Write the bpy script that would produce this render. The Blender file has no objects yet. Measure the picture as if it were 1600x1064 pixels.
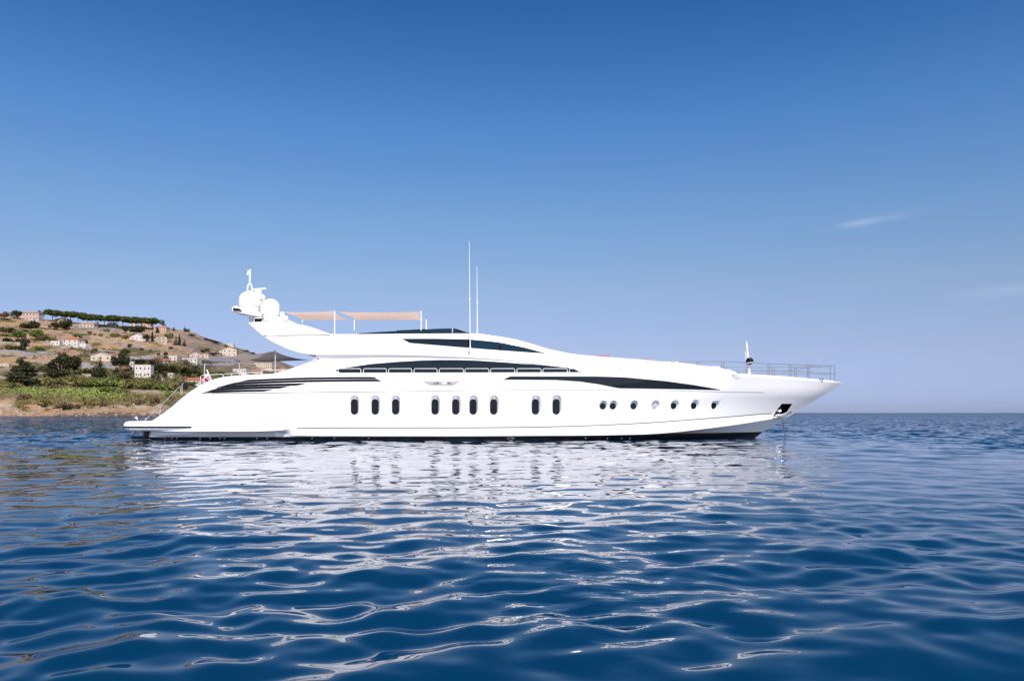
import bpy, bmesh, math, random
import numpy as np
from mathutils import Vector, Matrix, geometry
from mathutils.bvhtree import BVHTree

sc = bpy.context.scene
COL = sc.collection
rad = math.radians

# ------------------------------------------------------------------ camera, sky, sun, exposure
FPX, HOR, CAMH = 1250.0, 645.0, 1.75          # focal length in photo pixels, horizon row, eye height
cam_d = bpy.data.cameras.new("camera")
cam = bpy.data.objects.new("camera", cam_d); COL.objects.link(cam)
cam.location = (0, 0, CAMH); cam.rotation_euler = (rad(90), 0, 0)
cam_d.sensor_width = 36; cam_d.lens = 36 * FPX / 1600
cam_d.shift_y = (HOR - 532) / 1600
cam_d.clip_start = 0.1; cam_d.clip_end = 90000
sc.camera = cam

SUN_EL, SUN_AZ = 47, 163                       # degrees; azimuth from +Y towards +X
sc.view_settings.view_transform = 'Standard'; sc.view_settings.look = 'None'
sc.view_settings.exposure = 0.62; sc.view_settings.gamma = 1.0

world = bpy.data.worlds.new("World"); sc.world = world
world.use_nodes = True
wn, wl = world.node_tree.nodes, world.node_tree.links
wn.clear()
w_out = wn.new('ShaderNodeOutputWorld'); w_bg = wn.new('ShaderNodeBackground')
sky = wn.new('ShaderNodeTexSky'); sky.sky_type = 'NISHITA'; sky.sun_disc = False
sky.sun_elevation = rad(SUN_EL); sky.sun_rotation = rad(SUN_AZ)
sky.air_density = 1.0; sky.dust_density = 0.2; sky.ozone_density = 6.0; sky.altitude = 0
w_bg.inputs['Strength'].default_value = 0.075
# the deep polarised blue of a dry summer sky, paling to lavender over the sea
w_tint = wn.new('ShaderNodeValToRGB'); w_mul = wn.new('ShaderNodeMixRGB'); w_mul.blend_type = 'MULTIPLY'; w_mul.inputs['Fac'].default_value = 1
TINT = [(0.0, .46, .55, 1.0), (0.9, .54, .61, 1.07), (4.35, .83, .70, .87), (8.9, 1.0, .87, .87), (13.3, .92, .96, .99), (19.6, .63, .92, 1.12), (26.6, .30, .67, .98), (45, .36, .66, .95), (90, .5, .75, 1.0)]
er = w_tint.color_ramp.elements
while len(er) < len(TINT): er.new(0.5)
for e_, t_ in zip(er, TINT): e_.position = math.sin(rad(t_[0])); e_.color = (t_[1] * .8, t_[2] * .8, t_[3] * .8, 1)
# two thin wisps of cirrus, placed by direction in the sky
w_tc = wn.new('ShaderNodeTexCoord')
def wmath(op, a, b=None):
    n = wn.new('ShaderNodeMath'); n.operation = op
    for i, v in enumerate((a, b)):
        if v is None: continue
        if hasattr(v, 'links'): wl.new(v, n.inputs[i])
        else: n.inputs[i].default_value = v
    return n.outputs[0]
w_sep = wn.new('ShaderNodeSeparateXYZ'); wl.new(w_tc.outputs['Generated'], w_sep.inputs[0])
az = wmath('ARCTAN2', w_sep.outputs[0], w_sep.outputs[1]); el = wmath('ARCSINE', w_sep.outputs[2])
w_map = wn.new('ShaderNodeMapping'); w_map.inputs['Scale'].default_value = (9, 9, 70)
wl.new(w_tc.outputs['Generated'], w_map.inputs[0])
w_noi = wn.new('ShaderNodeTexNoise'); w_noi.inputs['Scale'].default_value = 1.6; w_noi.inputs['Detail'].default_value = 6
wl.new(w_map.outputs[0], w_noi.inputs['Vector'])
def wisp(az0, el0, sa, se, tilt, k):
    da = wmath('SUBTRACT', az, az0); de = wmath('SUBTRACT', wmath('SUBTRACT', el, el0), wmath('MULTIPLY', da, tilt))
    q = wmath('ADD', wmath('POWER', wmath('ABSOLUTE', wmath('DIVIDE', da, sa)), 2.0), wmath('POWER', wmath('ABSOLUTE', wmath('DIVIDE', de, se)), 2.0))
    g = wmath('EXPONENT', wmath('MULTIPLY', q, -1.0))
    return wmath('MULTIPLY', g, k)
wsum = wmath('ADD', wisp(0.4085, 0.2150, 0.018, 0.0042, 0.06, 0.15), wmath('ADD', wisp(0.436, 0.2170, 0.042, 0.0042, 0.10, 0.08), wisp(0.565, 0.129, 0.05, 0.006, 0.0, 0.08)))
wsum = wmath('MULTIPLY', wsum, wmath('MULTIPLY', wmath('SUBTRACT', w_noi.outputs[0], 0.18), 2.0)); 
n_cl = wn.new('ShaderNodeClamp'); wl.new(wsum, n_cl.inputs[0])
w_mix = wn.new('ShaderNodeMixRGB'); w_mix.inputs['Color2'].default_value = (9.5, 9.6, 11.0, 1)
wl.new(n_cl.outputs[0], w_mix.inputs['Fac']); wl.new(sky.outputs['Color'], w_mul.inputs['Color1']); wl.new(w_tint.outputs[0], w_mul.inputs['Color2'])
w_up = wn.new('ShaderNodeVectorMath'); w_up.operation = 'SCALE'; w_up.inputs['Scale'].default_value = 1.25; wl.new(w_mul.outputs[0], w_up.inputs[0]); wl.new(w_up.outputs[0], w_mix.inputs['Color1']); wl.new(w_sep.outputs[2], w_tint.inputs[0])
wl.new(w_mix.outputs['Color'], w_bg.inputs['Color']); wl.new(w_bg.outputs[0], w_out.inputs['Surface'])

sun_d = bpy.data.lights.new("sun", 'SUN'); sun_d.energy = 4.9; sun_d.angle = rad(0.53); sun_d.color = (1.0, 0.925, 0.85)
sun = bpy.data.objects.new("sun", sun_d); COL.objects.link(sun)
sdir = Vector((math.sin(rad(SUN_AZ)) * math.cos(rad(SUN_EL)), math.cos(rad(SUN_AZ)) * math.cos(rad(SUN_EL)), math.sin(rad(SUN_EL))))
sun.rotation_euler = sdir.to_track_quat('Z', 'Y').to_euler(); sun.location = (30, -60, 80)

# ------------------------------------------------------------------ helpers
def mat(name, color, rough=0.5, metal=0.0, spec=0.5, var=0.0, vscale=1.0, coat=0.0, bump=0.0, ior=1.5, var2=None, vdetail=4, vstretch=(1, 1, 1)):
    m = bpy.data.materials.new(name); m.use_nodes = True
    nt = m.node_tree; b = nt.nodes['Principled BSDF']
    b.inputs['Base Color'].default_value = (*color, 1); b.inputs['Roughness'].default_value = rough
    b.inputs['Metallic'].default_value = metal; b.inputs['Specular IOR Level'].default_value = spec
    b.inputs['IOR'].default_value = ior
    b.inputs['Coat Weight'].default_value = coat; b.inputs['Coat Roughness'].default_value = 0.03
    if var or var2:
        tc = nt.nodes.new('ShaderNodeTexCoord'); mp = nt.nodes.new('ShaderNodeMapping'); mp.inputs['Scale'].default_value = vstretch
        nz = nt.nodes.new('ShaderNodeTexNoise'); nz.inputs['Scale'].default_value = vscale; nz.inputs['Detail'].default_value = vdetail
        nt.links.new(tc.outputs['Object'], mp.inputs[0]); nt.links.new(mp.outputs[0], nz.inputs['Vector'])
        cr = nt.nodes.new('ShaderNodeValToRGB')
        c2 = var2 if var2 else tuple(c * (1 - var) for c in color)
        c1 = color if var2 else tuple(min(1, c * (1 + var)) for c in color)
        cr.color_ramp.elements[0].position = 0.32; cr.color_ramp.elements[1].position = 0.68
        cr.color_ramp.elements[0].color = (*c2, 1); cr.color_ramp.elements[1].color = (*c1, 1)
        nt.links.new(nz.outputs[0], cr.inputs[0]); nt.links.new(cr.outputs[0], b.inputs['Base Color'])
        if bump:
            bp = nt.nodes.new('ShaderNodeBump'); bp.inputs['Strength'].default_value = bump; bp.inputs['Distance'].default_value = 0.2
            nt.links.new(nz.outputs[0], bp.inputs['Height']); nt.links.new(bp.outputs[0], b.inputs['Normal'])
    return m

def tag(o, label=None, cat=None, group=None, kind=None):
    if label: o['label'] = label
    if cat: o['category'] = cat
    if group: o['group'] = group
    if kind: o['kind'] = kind
    return o

def empty(name, loc, label=None, cat=None, group=None, rz=0, scale=None):
    o = bpy.data.objects.new(name, None); COL.objects.link(o)
    o.location = loc; o.rotation_euler = (0, 0, rz); o.empty_display_size = 0.5
    if scale is not None: o.scale = scale
    return tag(o, label, cat, group)

def autosharp(bm, ang=28):
    ca = rad(ang)
    for f in bm.faces: f.smooth = True
    for e in bm.edges:
        if len(e.link_faces) == 2:
            e.smooth = e.calc_face_angle(0) < ca
        else: e.smooth = False

def link_mesh(name, me, m, parent=None):
    o = bpy.data.objects.new(name, me); COL.objects.link(o)
    if m is not None:
        me.materials.clear()
        me.materials.append(m)
    if parent is not None: o.parent = parent
    return o

ORG = Vector((0, 0, 0))                         # world position of the thing being built
def obj(name, bm, m, parent=None, sharp=28, recalc=True):
    """link a bmesh given in world coordinates as one object under a thing standing at ORG"""
    if recalc: bmesh.ops.recalc_face_normals(bm, faces=bm.faces)
    if sharp: autosharp(bm, sharp)
    if parent is not None: bmesh.ops.translate(bm, verts=bm.verts, vec=-ORG)
    me = bpy.data.meshes.new(name); bm.to_mesh(me); bm.free()
    return link_mesh(name, me, m, parent)

def P(px, py, Y):
    return Vector(((px - 800) * Y / FPX, Y, CAMH + (HOR - py) * Y / FPX))

def pchip(xs, ys, x):
    xs, ys, x = np.array(xs, float), np.array(ys, float), np.array(x, float)
    h = np.diff(xs); d = np.diff(ys) / h; m = np.zeros(len(xs))
    for i in range(1, len(xs) - 1):
        if d[i - 1] * d[i] > 0:
            w1, w2 = 2 * h[i] + h[i - 1], h[i] + 2 * h[i - 1]
            m[i] = (w1 + w2) / (w1 / d[i - 1] + w2 / d[i])
    m[0], m[-1] = d[0], d[-1]
    i = np.clip(np.searchsorted(xs, x) - 1, 0, len(xs) - 2)
    t = np.clip((x - xs[i]) / h[i], 0, 1)
    return ((1 + 2 * t) * (1 - t) ** 2 * ys[i] + t * (1 - t) ** 2 * h[i] * m[i] + t * t * (3 - 2 * t) * ys[i + 1] + t * t * (t - 1) * h[i] * m[i + 1])

def tube(bm, pts, r, n=6, r2=None, caps=True):
    pts = [Vector(p) for p in pts]; rings = []; u = None
    for i, p in enumerate(pts):
        d = (pts[min(i + 1, len(pts) - 1)] - pts[max(i - 1, 0)]).normalized()
        a = Vector((0, 0, 1)) if abs(d.z) < 0.9 else Vector((1, 0, 0))
        w = u - d * u.dot(d) if u is not None else None
        u = w.normalized() if w is not None and w.length > 1e-4 else d.cross(a).normalized()
        v = d.cross(u)
        rr = r if r2 is None else r + (r2 - r) * i / (len(pts) - 1)
        rings.append([bm.verts.new(p + (u * math.cos(2 * math.pi * k / n) + v * math.sin(2 * math.pi * k / n)) * rr) for k in range(n)])
    for a, b in zip(rings, rings[1:]):
        for k in range(n): bm.faces.new((a[k], a[(k + 1) % n], b[(k + 1) % n], b[k]))
    if caps: bm.faces.new(rings[0]); bm.faces.new(rings[-1][::-1])

def box(bm, c, s, rz=0, bevel=0.0, tilt=None):
    r = bmesh.ops.create_cube(bm, size=1.0)
    vs = r['verts']
    M = Matrix.Translation(Vector(c)) @ Matrix.Rotation(rz, 4, 'Z') @ (tilt if tilt else Matrix.Identity(4)) @ Matrix.Diagonal((*s, 1))
    bmesh.ops.transform(bm, matrix=M, verts=vs)
    if bevel:
        es = list({e for v in vs for e in v.link_edges})
        bmesh.ops.bevel(bm, geom=es, offset=bevel, segments=2, affect='EDGES')

def lathe(bm, c, prof, n=24, M=None):
    c = Vector(c); rings = []
    for r, z in prof:
        rings.append([bm.verts.new(c + Vector((r * math.cos(2 * math.pi * k / n), r * math.sin(2 * math.pi * k / n), z))) for k in range(n)])
    for a, b in zip(rings, rings[1:]):
        for k in range(n): bm.faces.new((a[k], a[(k + 1) % n], b[(k + 1) % n], b[k]))
    bm.faces.new(rings[0][::-1]); bm.faces.new(rings[-1])

def prism(bm, pts, d):
    """closed polygon of world points pushed along vector d"""
    d = Vector(d); a = [bm.verts.new(p) for p in pts]; b = [bm.verts.new(Vector(p) + d) for p in pts]
    n = len(pts); bm.faces.new(a); bm.faces.new(b[::-1])
    for i in range(n): bm.faces.new((a[i], b[i], b[(i + 1) % n], a[(i + 1) % n]))
# ------------------------------------------------------------------ materials
M_white = mat('white_gelcoat', (0.80, 0.79, 0.80), rough=0.14, var=0.012, vscale=0.5, coat=0.3)
M_super = mat('white_superstructure', (0.81, 0.80, 0.80), rough=0.25, var=0.012, vscale=0.6)
M_boot = mat('black_antifouling', (0.008, 0.008, 0.009), rough=0.45, spec=0.15, var=0.5, vscale=3)
M_glass = mat('tinted_glass', (0.009, 0.011, 0.013), rough=0.03, spec=0.5)
M_bglass = mat('sky_coloured_glass', (0.008, 0.020, 0.032), rough=0.03)  # sky seen through and mirrored in the panes is put into this blue
M_pale = mat('curtained_glass', (.30, .31, .31), rough=.08, var=.5, vscale=5)
M_black = mat('black_gloss_panel', (0.006, 0.005, 0.006), rough=0.15, spec=0.25, var=0.3, vscale=2)
M_line = mat('grey_groove', (0.10, 0.095, 0.10), rough=0.5, var=0.1, vscale=3)
M_steel = mat('polished_steel', (0.62, 0.62, 0.63), rough=0.22, metal=1.0, var=0.06, vscale=4)
M_dome = mat('white_radome', (0.80, 0.78, 0.79), rough=0.35, var=0.015, vscale=3)
M_beige = mat('beige_canvas', (0.56, 0.44, 0.38), rough=0.85, var=0.05, vscale=4)
M_taupe = mat('taupe_canvas', (0.27, 0.235, 0.23), rough=0.85, var=0.06, vscale=4)
M_teak = mat('teak_deck', (0.42, 0.32, 0.22), rough=0.7, var=0.15, vscale=6, vstretch=(0.2, 6, 1))
M_grey = mat('grey_trim_and_shade', (0.45, 0.44, 0.45), rough=0.4, var=0.05, vscale=2)
M_red = mat('red_cushion_cloth', (0.45, 0.05, 0.04), rough=0.85, var=0.15, vscale=6)
M_plate = mat('brushed_nameplate', (0.42, 0.37, 0.38), rough=0.4, metal=0.4, var=0.1, vscale=8)
M_chain = mat('dull_chain_steel', (0.12, 0.13, 0.14), rough=0.5, metal=0.6, var=0.3, vscale=20)
for m_ in (M_beige, M_taupe):                    # thin cloth lets some light through
    nt = m_.node_tree; b = nt.nodes['Principled BSDF']; o = nt.nodes['Material Output']
    tr = nt.nodes.new('ShaderNodeBsdfTranslucent'); mx = nt.nodes.new('ShaderNodeMixShader'); mx.inputs[0].default_value = 0.5 if m_ is M_beige else 0.45
    src = b.inputs['Base Color'].links[0].from_socket
    nt.links.new(src, tr.inputs['Color']); nt.links.new(b.outputs[0], mx.inputs[1]); nt.links.new(tr.outputs[0], mx.inputs[2]); nt.links.new(mx.outputs[0], o.inputs['Surface'])

# ------------------------------------------------------------------ the sea
def build_sea():
    # radial sheet, finest around the place one stands, reaching past the horizon
    rs = [0.6]
    while rs[-1] < 45000:
        r = rs[-1]
        if r < 4: dr = 0.06
        elif r < 75: dr = max(0.018, 0.0036 * r)
        elif r < 700: dr = 0.0075 * r
        else: dr = 0.05 * r
        rs.append(r + dr)
    rs = np.array(rs)
    fine = np.linspace(-rad(43), rad(43), 860)
    coarse = np.linspace(rad(43), 2 * math.pi - rad(43), 150)[1:-1]
    th = np.concatenate([fine, coarse]); nt_, nr = len(th), len(rs)
    R, T = np.meshgrid(rs, th, indexing='ij')
    X, Y = R * np.sin(T), R * np.cos(T)
    dr = np.gradient(rs)[:, None]
    dth = np.where(np.abs(np.where(T > math.pi, T - 2 * math.pi, T)) < rad(43.1), 0.0, 0.03) * R
    step = np.maximum(dr + 0 * R, dth)
    rng = np.random.default_rng(11)
    Z = np.zeros_like(X); lost = np.zeros_like(X)
    nw = 120
    # gentle patches: short waves are stronger in some places than others
    patch = 0.5 + 0.5 * np.sin(X * 0.23 + 1.1 * np.sin(Y * 0.17 + 0.4) + 2.2) * np.sin(Y * 0.26 + 0.9 * np.sin(X * 0.19) + 0.5)
    # calmer water in the lee of the yacht
    xq = np.clip((np.abs(X) - 17) / 14, 0, 1)
    lee = 1.34 - (1.34 - np.interp(Y, [7, 12, 18, 26, 40], [1.05, .70, .42, .27, .22])) * (1 - xq * xq * (3 - 2 * xq)) * np.clip((75 - Y) / 15, 0, 1)
    for i in range(nw):
        u = (i + rng.random()) / nw
        lam = 0.30 * (1.9 / 0.30) ** u if i % 9 else 1.9 * 2.3 ** u
        main = 128 if rng.random() < 0.58 else 52
        d = rad(main + rng.normal(0, 30))
        s = 0.0190 * (1.0 if lam > 0.5 else 0.6 + 0.4 * (lam - 0.30) / 0.20)
        if lam > 1.5: s *= 0.75
        k = 2 * math.pi / lam
        fade = np.clip(lam / (3.2 * step) - 0.35, 0, 1)
        mod = 1.0 if lam > 0.8 else (0.45 + 1.1 * patch)
        ph = k * (X * math.cos(d) + Y * math.sin(d)) + rng.random() * 6.283
        Z += (s / k) * np.sin(ph) * fade * mod * (lee if lam > 0.9 else lee ** (1 + 1.6 * (0.9 - lam) / 0.54))
        lost += 0.5 * s * s * (1 - fade) ** 2
    lost = np.sqrt(lost)
    verts = np.stack([X, Y, Z], -1).reshape(-1, 3)
    idx = np.arange(nr * nt_).reshape(nr, nt_)
    a = idx[:-1]; b = idx[1:]
    an, bn = np.roll(a, -1, 1), np.roll(b, -1, 1)
    quads = np.stack([a, an, bn, b], -1).reshape(-1, 4)[:, ::-1]
    me = bpy.data.meshes.new('sea')
    me.vertices.add(len(verts)); me.vertices.foreach_set('co', verts.astype(np.float32).ravel())
    nq = len(quads)
    cl = idx[0][::-1]
    me.loops.add(nq * 4 + len(cl)); me.loops.foreach_set('vertex_index', np.concatenate([quads.ravel(), cl[::-1]]).astype(np.int32))
    me.polygons.add(nq + 1)
    st = np.concatenate([np.arange(nq) * 4, [nq * 4]]).astype(np.int32)
    me.polygons.foreach_set('loop_start', st)
    me.polygons.foreach_set('use_smooth', np.ones(nq + 1, bool))
    at = me.attributes.new('ripple', 'FLOAT', 'POINT'); at.data.foreach_set('value', lost.astype(np.float32).ravel())
    me.update(calc_edges=True); me.validate()
    if me.polygons[0].normal.z < 0: me.flip_normals()
    m = bpy.data.materials.new('sea_water'); m.use_nodes = True
    nt = m.node_tree; N = nt.nodes; L = nt.links; b = N['Principled BSDF']
    geo = N.new('ShaderNodeNewGeometry')
    def noise(scale, detail, stretch=(1, 1, 1)):
        mp = N.new('ShaderNodeMapping'); mp.inputs['Scale'].default_value = stretch
        n = N.new('ShaderNodeTexNoise'); n.inputs['Scale'].default_value = scale; n.inputs['Detail'].default_value = detail
        L.new(geo.outputs['Position'], mp.inputs[0]); L.new(mp.outputs[0], n.inputs['Vector']); return n
    def vm(op, a, b_=None, s=None):
        n = N.new('ShaderNodeVectorMath'); n.operation = op
        for i, v in enumerate((a, b_)):
            if v is None: continue
            if hasattr(v, 'links'): L.new(v, n.inputs[i])
            else: n.inputs[i].default_value = v
        if s is not None:
            if hasattr(s, 'links'): L.new(s, n.inputs['Scale'])
            else: n.inputs['Scale'].default_value = s
        return n.outputs[0]
    def mt(op, a, b_=None, c=None):
        n = N.new('ShaderNodeMath'); n.operation = op
        for i, v in enumerate((a, b_, c)):
            if v is None: continue
            if hasattr(v, 'links'): L.new(v, n.inputs[i])
            else: n.inputs[i].default_value = v
        return n.outputs[0]
    attr = N.new('ShaderNodeAttribute'); attr.attribute_name = 'ripple'
    big = noise(0.6, 3); fine_ = noise(8.0, 2, (0.45, 1.3, 1)); pat = noise(0.22, 2); wide = noise(0.012, 3, (0.35, 1, 1))
    half = (0.5, 0.5, 0.5)
    v1 = vm('MULTIPLY', vm('SUBTRACT', big.outputs['Color'], half), (1, 1, 0))
    v2 = vm('MULTIPLY', vm('SUBTRACT', fine_.outputs['Color'], half), (1, 1, 0))
    # unresolved waves far away are carried by the normal; near by only faint cat's-paw ripples
    gust = mt("MULTIPLY", mt("MAXIMUM", mt("SUBTRACT", pat.outputs[0], 0.585), 0.0), 4.0)
    sp = N.new('ShaderNodeSeparateXYZ'); L.new(geo.outputs['Position'], sp.inputs[0])
    def gz(ax, c, w): return mt('POWER', mt('DIVIDE', mt('SUBTRACT', sp.outputs[ax], c), w), 2.0)
    paw = mt('EXPONENT', mt('MULTIPLY', mt('ADD', gz(0, 1.1, 1.3), gz(1, 8.2, 2.2)), -1.0))
    gust = mt('ADD', gust, mt('MULTIPLY', mt('MULTIPLY', paw, pat.outputs[0]), 0.75))
    wd = mt('ADD', 0.35, mt('MULTIPLY', wide.outputs[0], 1.3))
    va = vm('SCALE', v1, s=mt('MULTIPLY', mt('MULTIPLY', attr.outputs['Fac'], 18.0), wd))
    vb = vm('SCALE', v2, s=mt('ADD', 0.016, gust))
    nn = vm('NORMALIZE', vm('ADD', geo.outputs['Normal'], vm('ADD', va, vb)))
    # deep blue body colour under a mirror that strengthens at grazing angles
    N.remove(b); df = N.new('ShaderNodeBsdfDiffuse'); df.inputs['Color'].default_value = (0.0003, 0.0215, 0.056, 1)
    gl = N.new('ShaderNodeBsdfGlossy'); gl.inputs['Color'].default_value = (0.92, 0.93, 0.96, 1); gl.inputs['Roughness'].default_value = 0.02
    fr = N.new('ShaderNodeFresnel'); fr.inputs['IOR'].default_value = 1.333; mx = N.new('ShaderNodeMixShader')
    for q in (gl, fr): L.new(nn, q.inputs['Normal'])
    L.new(fr.outputs[0], mx.inputs[0]); L.new(df.outputs[0], mx.inputs[1]); L.new(gl.outputs[0], mx.inputs[2])
    L.new(mx.outputs[0], N['Material Output'].inputs['Surface'])
    o = link_mesh('sea', me, m); tag(o, kind='structure')
    return o
sea = build_sea()

# ------------------------------------------------------------------ the motor yacht
CL = 55.0                                        # depth of the yacht's centreline; bow towards +X
ORG = Vector((-1.0, CL, 0.0))
yacht = empty('motor_yacht', ORG, 'long sleek white motor yacht at anchor with black hull windows and radar domes', 'yacht')
EYE = Vector((0, 0, CAMH))

class Line:
    def __init__(s, tab, flatz=None):
        s.px = [t[0] for t in tab]; s.py = [t[1] for t in tab]; s.hb = [t[2] for t in tab]; s.flatz = flatz
    def at(s, x):
        x = np.asarray(x, float); hb = pchip(s.px, s.hb, x)
        Y = CL - hb; X = (x - 800) * Y / FPX
        Z = np.full_like(X, s.flatz) if s.flatz is not None else CAMH + (HOR - pchip(s.px, s.py, x)) * Y / FPX
        return np.stack([X, Y, Z], -1)
    def sample(s, n, x0=None, split=None):
        a = s.px[0] if x0 is None else x0; b = s.px[-1]
        t = np.linspace(0, 1, n)
        if split is None: return s.at(a + (b - a) * t)
        f = 0.76
        x = np.where(t < f, a + (split - a) * t / f, split + (b - split) * (t - f) / (1 - f))
        return s.at(x)
def mirror(a):
    b = a.copy(); b[:, 1] = 2 * CL - b[:, 1]; return b
def loft(rings, closed=True, caps=True, split_caps=False):
    bm = bmesh.new(); n = len(rings[0]); V = [[bm.verts.new(p) for p in r] for r in rings]; k = len(V)
    for j in range(k if closed else k - 1):
        a, b = V[j], V[(j + 1) % k]
        for i in range(n - 1): bm.faces.new((a[i], a[i + 1], b[i + 1], b[i]))
    if caps:
        bm.faces.new([V[j][0] for j in range(k)]); bm.faces.new([V[j][-1] for j in range(k)][::-1])
    bmesh.ops.remove_doubles(bm, verts=bm.verts, dist=0.0004)
    bmesh.ops.dissolve_degenerate(bm, edges=bm.edges, dist=0.0001)
    bmesh.ops.recalc_face_normals(bm, faces=bm.faces)
    return bm
def full(lines): return lines + [mirror(l) for l in lines[::-1]]

L0 = Line([(236,658.5,3.7),(262,641,3.8),(290,617.5,3.9),(315,601,3.95),(335,592.5,4.0),(355,588.3,4.0),(385,586,4.0),(420,584.5,4.02),(500,582.7,4.05),(700,582.2,4.05),(900,581.7,4.05),(1000,581.5,3.9),(1080,582,3.55),(1150,583.7,3.0),(1220,587.5,2.0),(1270,591.6,1.15),(1300,594.7,.5),(1320,597,0)])
L0a = Line([(236,660,3.71),(262,645,3.82),(290,623,3.92),(315,607,3.97),(335,597.5,4.02),(355,593.3,4.03),(385,591,4.04),(420,589.5,4.05),(500,587.7,4.08),(700,587,4.09),(900,586.7,4.07),(1000,586.5,3.92),(1080,587,3.56),(1150,588.4,2.98),(1220,591.3,1.97),(1270,595,1.1),(1300,597.5,.46),(1316,599.2,0)])
L1 = Line([(236,662,3.72),(262,650,3.85),(290,632,3.97),(315,618.5,4.05),(335,614.5,4.08),(400,613.8,4.1),(480,613,4.12),(620,611.5,4.14),(780,609.7,4.14),(900,609,4.1),(1000,609.5,3.9),(1080,611,3.38),(1150,612.5,2.6),(1200,613,1.9),(1250,614,1.05),(1275,615,.48),(1290,615.5,0)])
L2 = Line([(236,673,3.75),(300,674,3.95),(380,674,4.02),(425,673,4.05),(445,671.5,4.05),(462,669,4.05),(500,668.3,4.05),(700,668,4.05),(800,667.3,4.02),(900,665.3,3.85),(1000,661,3.45),(1040,658.5,3.15),(1100,654,2.5),(1150,650,1.78),(1200,646.2,.92),(1225,645.6,.38),(1239,646.6,0)])
L3 = Line([(236,676,3.5),(420,676,3.55),(440,677,3.7),(462,680.2,3.98),(500,681,3.98),(700,681.2,3.98),(900,680.2,3.78),(1000,678.6,3.36),(1050,675.5,3.0),(1100,670,2.38),(1150,663.5,1.64),(1200,655.5,.82),(1220,652.3,.36),(1232,651,0)])
L4 = Line([(236,682.5,3.45),(420,682.3,3.5),(440,682.2,3.65),(462,682,3.92),(700,681.9,3.93),(900,681.2,3.62),(1000,679.6,2.9),(1050,677.8,2.2),(1100,676.6,1.45),(1150,675.5,.72),(1175,675,.3),(1192,674.5,0)])
L5 = Line([(236,688,3.4),(420,688,3.45),(462,688,3.8),(700,688,3.84),(900,688,3.5),(1000,688,2.75),(1050,688,2.05),(1100,688,1.3),(1150,688,.5),(1179,688,0)], 0.0)
L6 = Line([(236,700,3.2),(462,700,3.5),(700,700,3.5),(900,700,3.0),(1000,700,2.2),(1050,700,1.6),(1100,700,.95),(1140,700,.3),(1155,700,0)], -0.9)
NS = 190
S = {i: l.sample(NS, 236, 1040) for i, l in enumerate((L0, L1, L2, L3, L4, L5, L6))}
S0a = L0a.sample(NS, 236, 1040)
tt = np.linspace(0, 1, NS)
flare = np.interp(tt, [0, .05, .2, .7, .86, .95, 1], [.0, .02, .05, .05, -.05, -.05, 0])
def between(a, b, f, bulge):
    m = a * (1 - f) + b * f; m[:, 1] -= bulge; return m
hull_lines = [S[4], S[3], S[2], between(S[2], S[1], .25, flare * .75), between(S[2], S[1], .5, flare), between(S[2], S[1], .75, flare * .75), S[1], between(S[1], S0a, .5, flare * .3), S0a, S[0]]
hull_bm = loft(full(hull_lines))
hull_tree = BVHTree.FromBMesh(hull_bm)

def ray(tree, px, py):
    d = (P(px, py, 10) - EYE).normalized()
    loc, nor, idx, dist = tree.ray_cast(EYE, d)
    if loc is None: return None, None
    if nor.y > 0: nor = -nor
    return loc, nor

# openings sunk into the hull: oval windows and round portholes
ovals = [553, 585.5, 617.5, 679.3, 711.7, 739, 771.2, 836.7, 869.3]
rounds = [942.3, 958, 990.5, 1023.5, 1053.5, 1085, 1116.5]
def capsule(w, h, n=12):
    pts = []
    for k in range(n + 1):
        a = math.pi * k / n; pts.append((w * math.cos(a), (h - w) + w * math.sin(a)))
    for k in range(n + 1):
        a = math.pi + math.pi * k / n; pts.append((w * math.cos(a), -(h - w) + w * math.sin(a)))
    return pts
cut = bmesh.new(); panes = []
for i, px in enumerate(ovals + rounds):
    oval = i < len(ovals); yc = 635.6 if oval else 634.9
    loc, nor = ray(hull_tree, px, yc)
    nor = Vector((nor.x, nor.y, nor.z * 0.6)).normalized()
    r = Vector((0, 0, 1)).cross(nor); r.normalize()
    if r.x < 0: r = -r
    u = nor.cross(r)
    if u.z < 0: u = -u
    w, h = (0.225, 0.50) if oval else (0.20, 0.205)
    dep = 0.17 if oval else 0.13
    inner = [loc + r * a + u * b - nor * dep for a, b in capsule(w, h)]
    up = 0.20 if oval else 0.13
    ow, oh = (0.315, 0.63) if oval else (0.285, 0.30)
    k = 1.35
    outer = [(r * a + u * (b + up * .62) + r * 0.02) for a, b in capsule(ow, oh)]
    base_in = [(r * a + u * b) for a, b in capsule(w, h)]
    mouth = [loc + bi + (bo - bi) * k + nor * (0.06) for bi, bo in zip(base_in, outer)]
    A = [cut.verts.new(p) for p in inner]; B = [cut.verts.new(p) for p in mouth]
    n = len(A); cut.faces.new(A[::-1]); cut.faces.new(B)
    for q in range(n): cut.faces.new((A[q], A[(q + 1) % n], B[(q + 1) % n], B[q]))
    panes.append((loc, nor, r, u, w, h, dep, oval))
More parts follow.
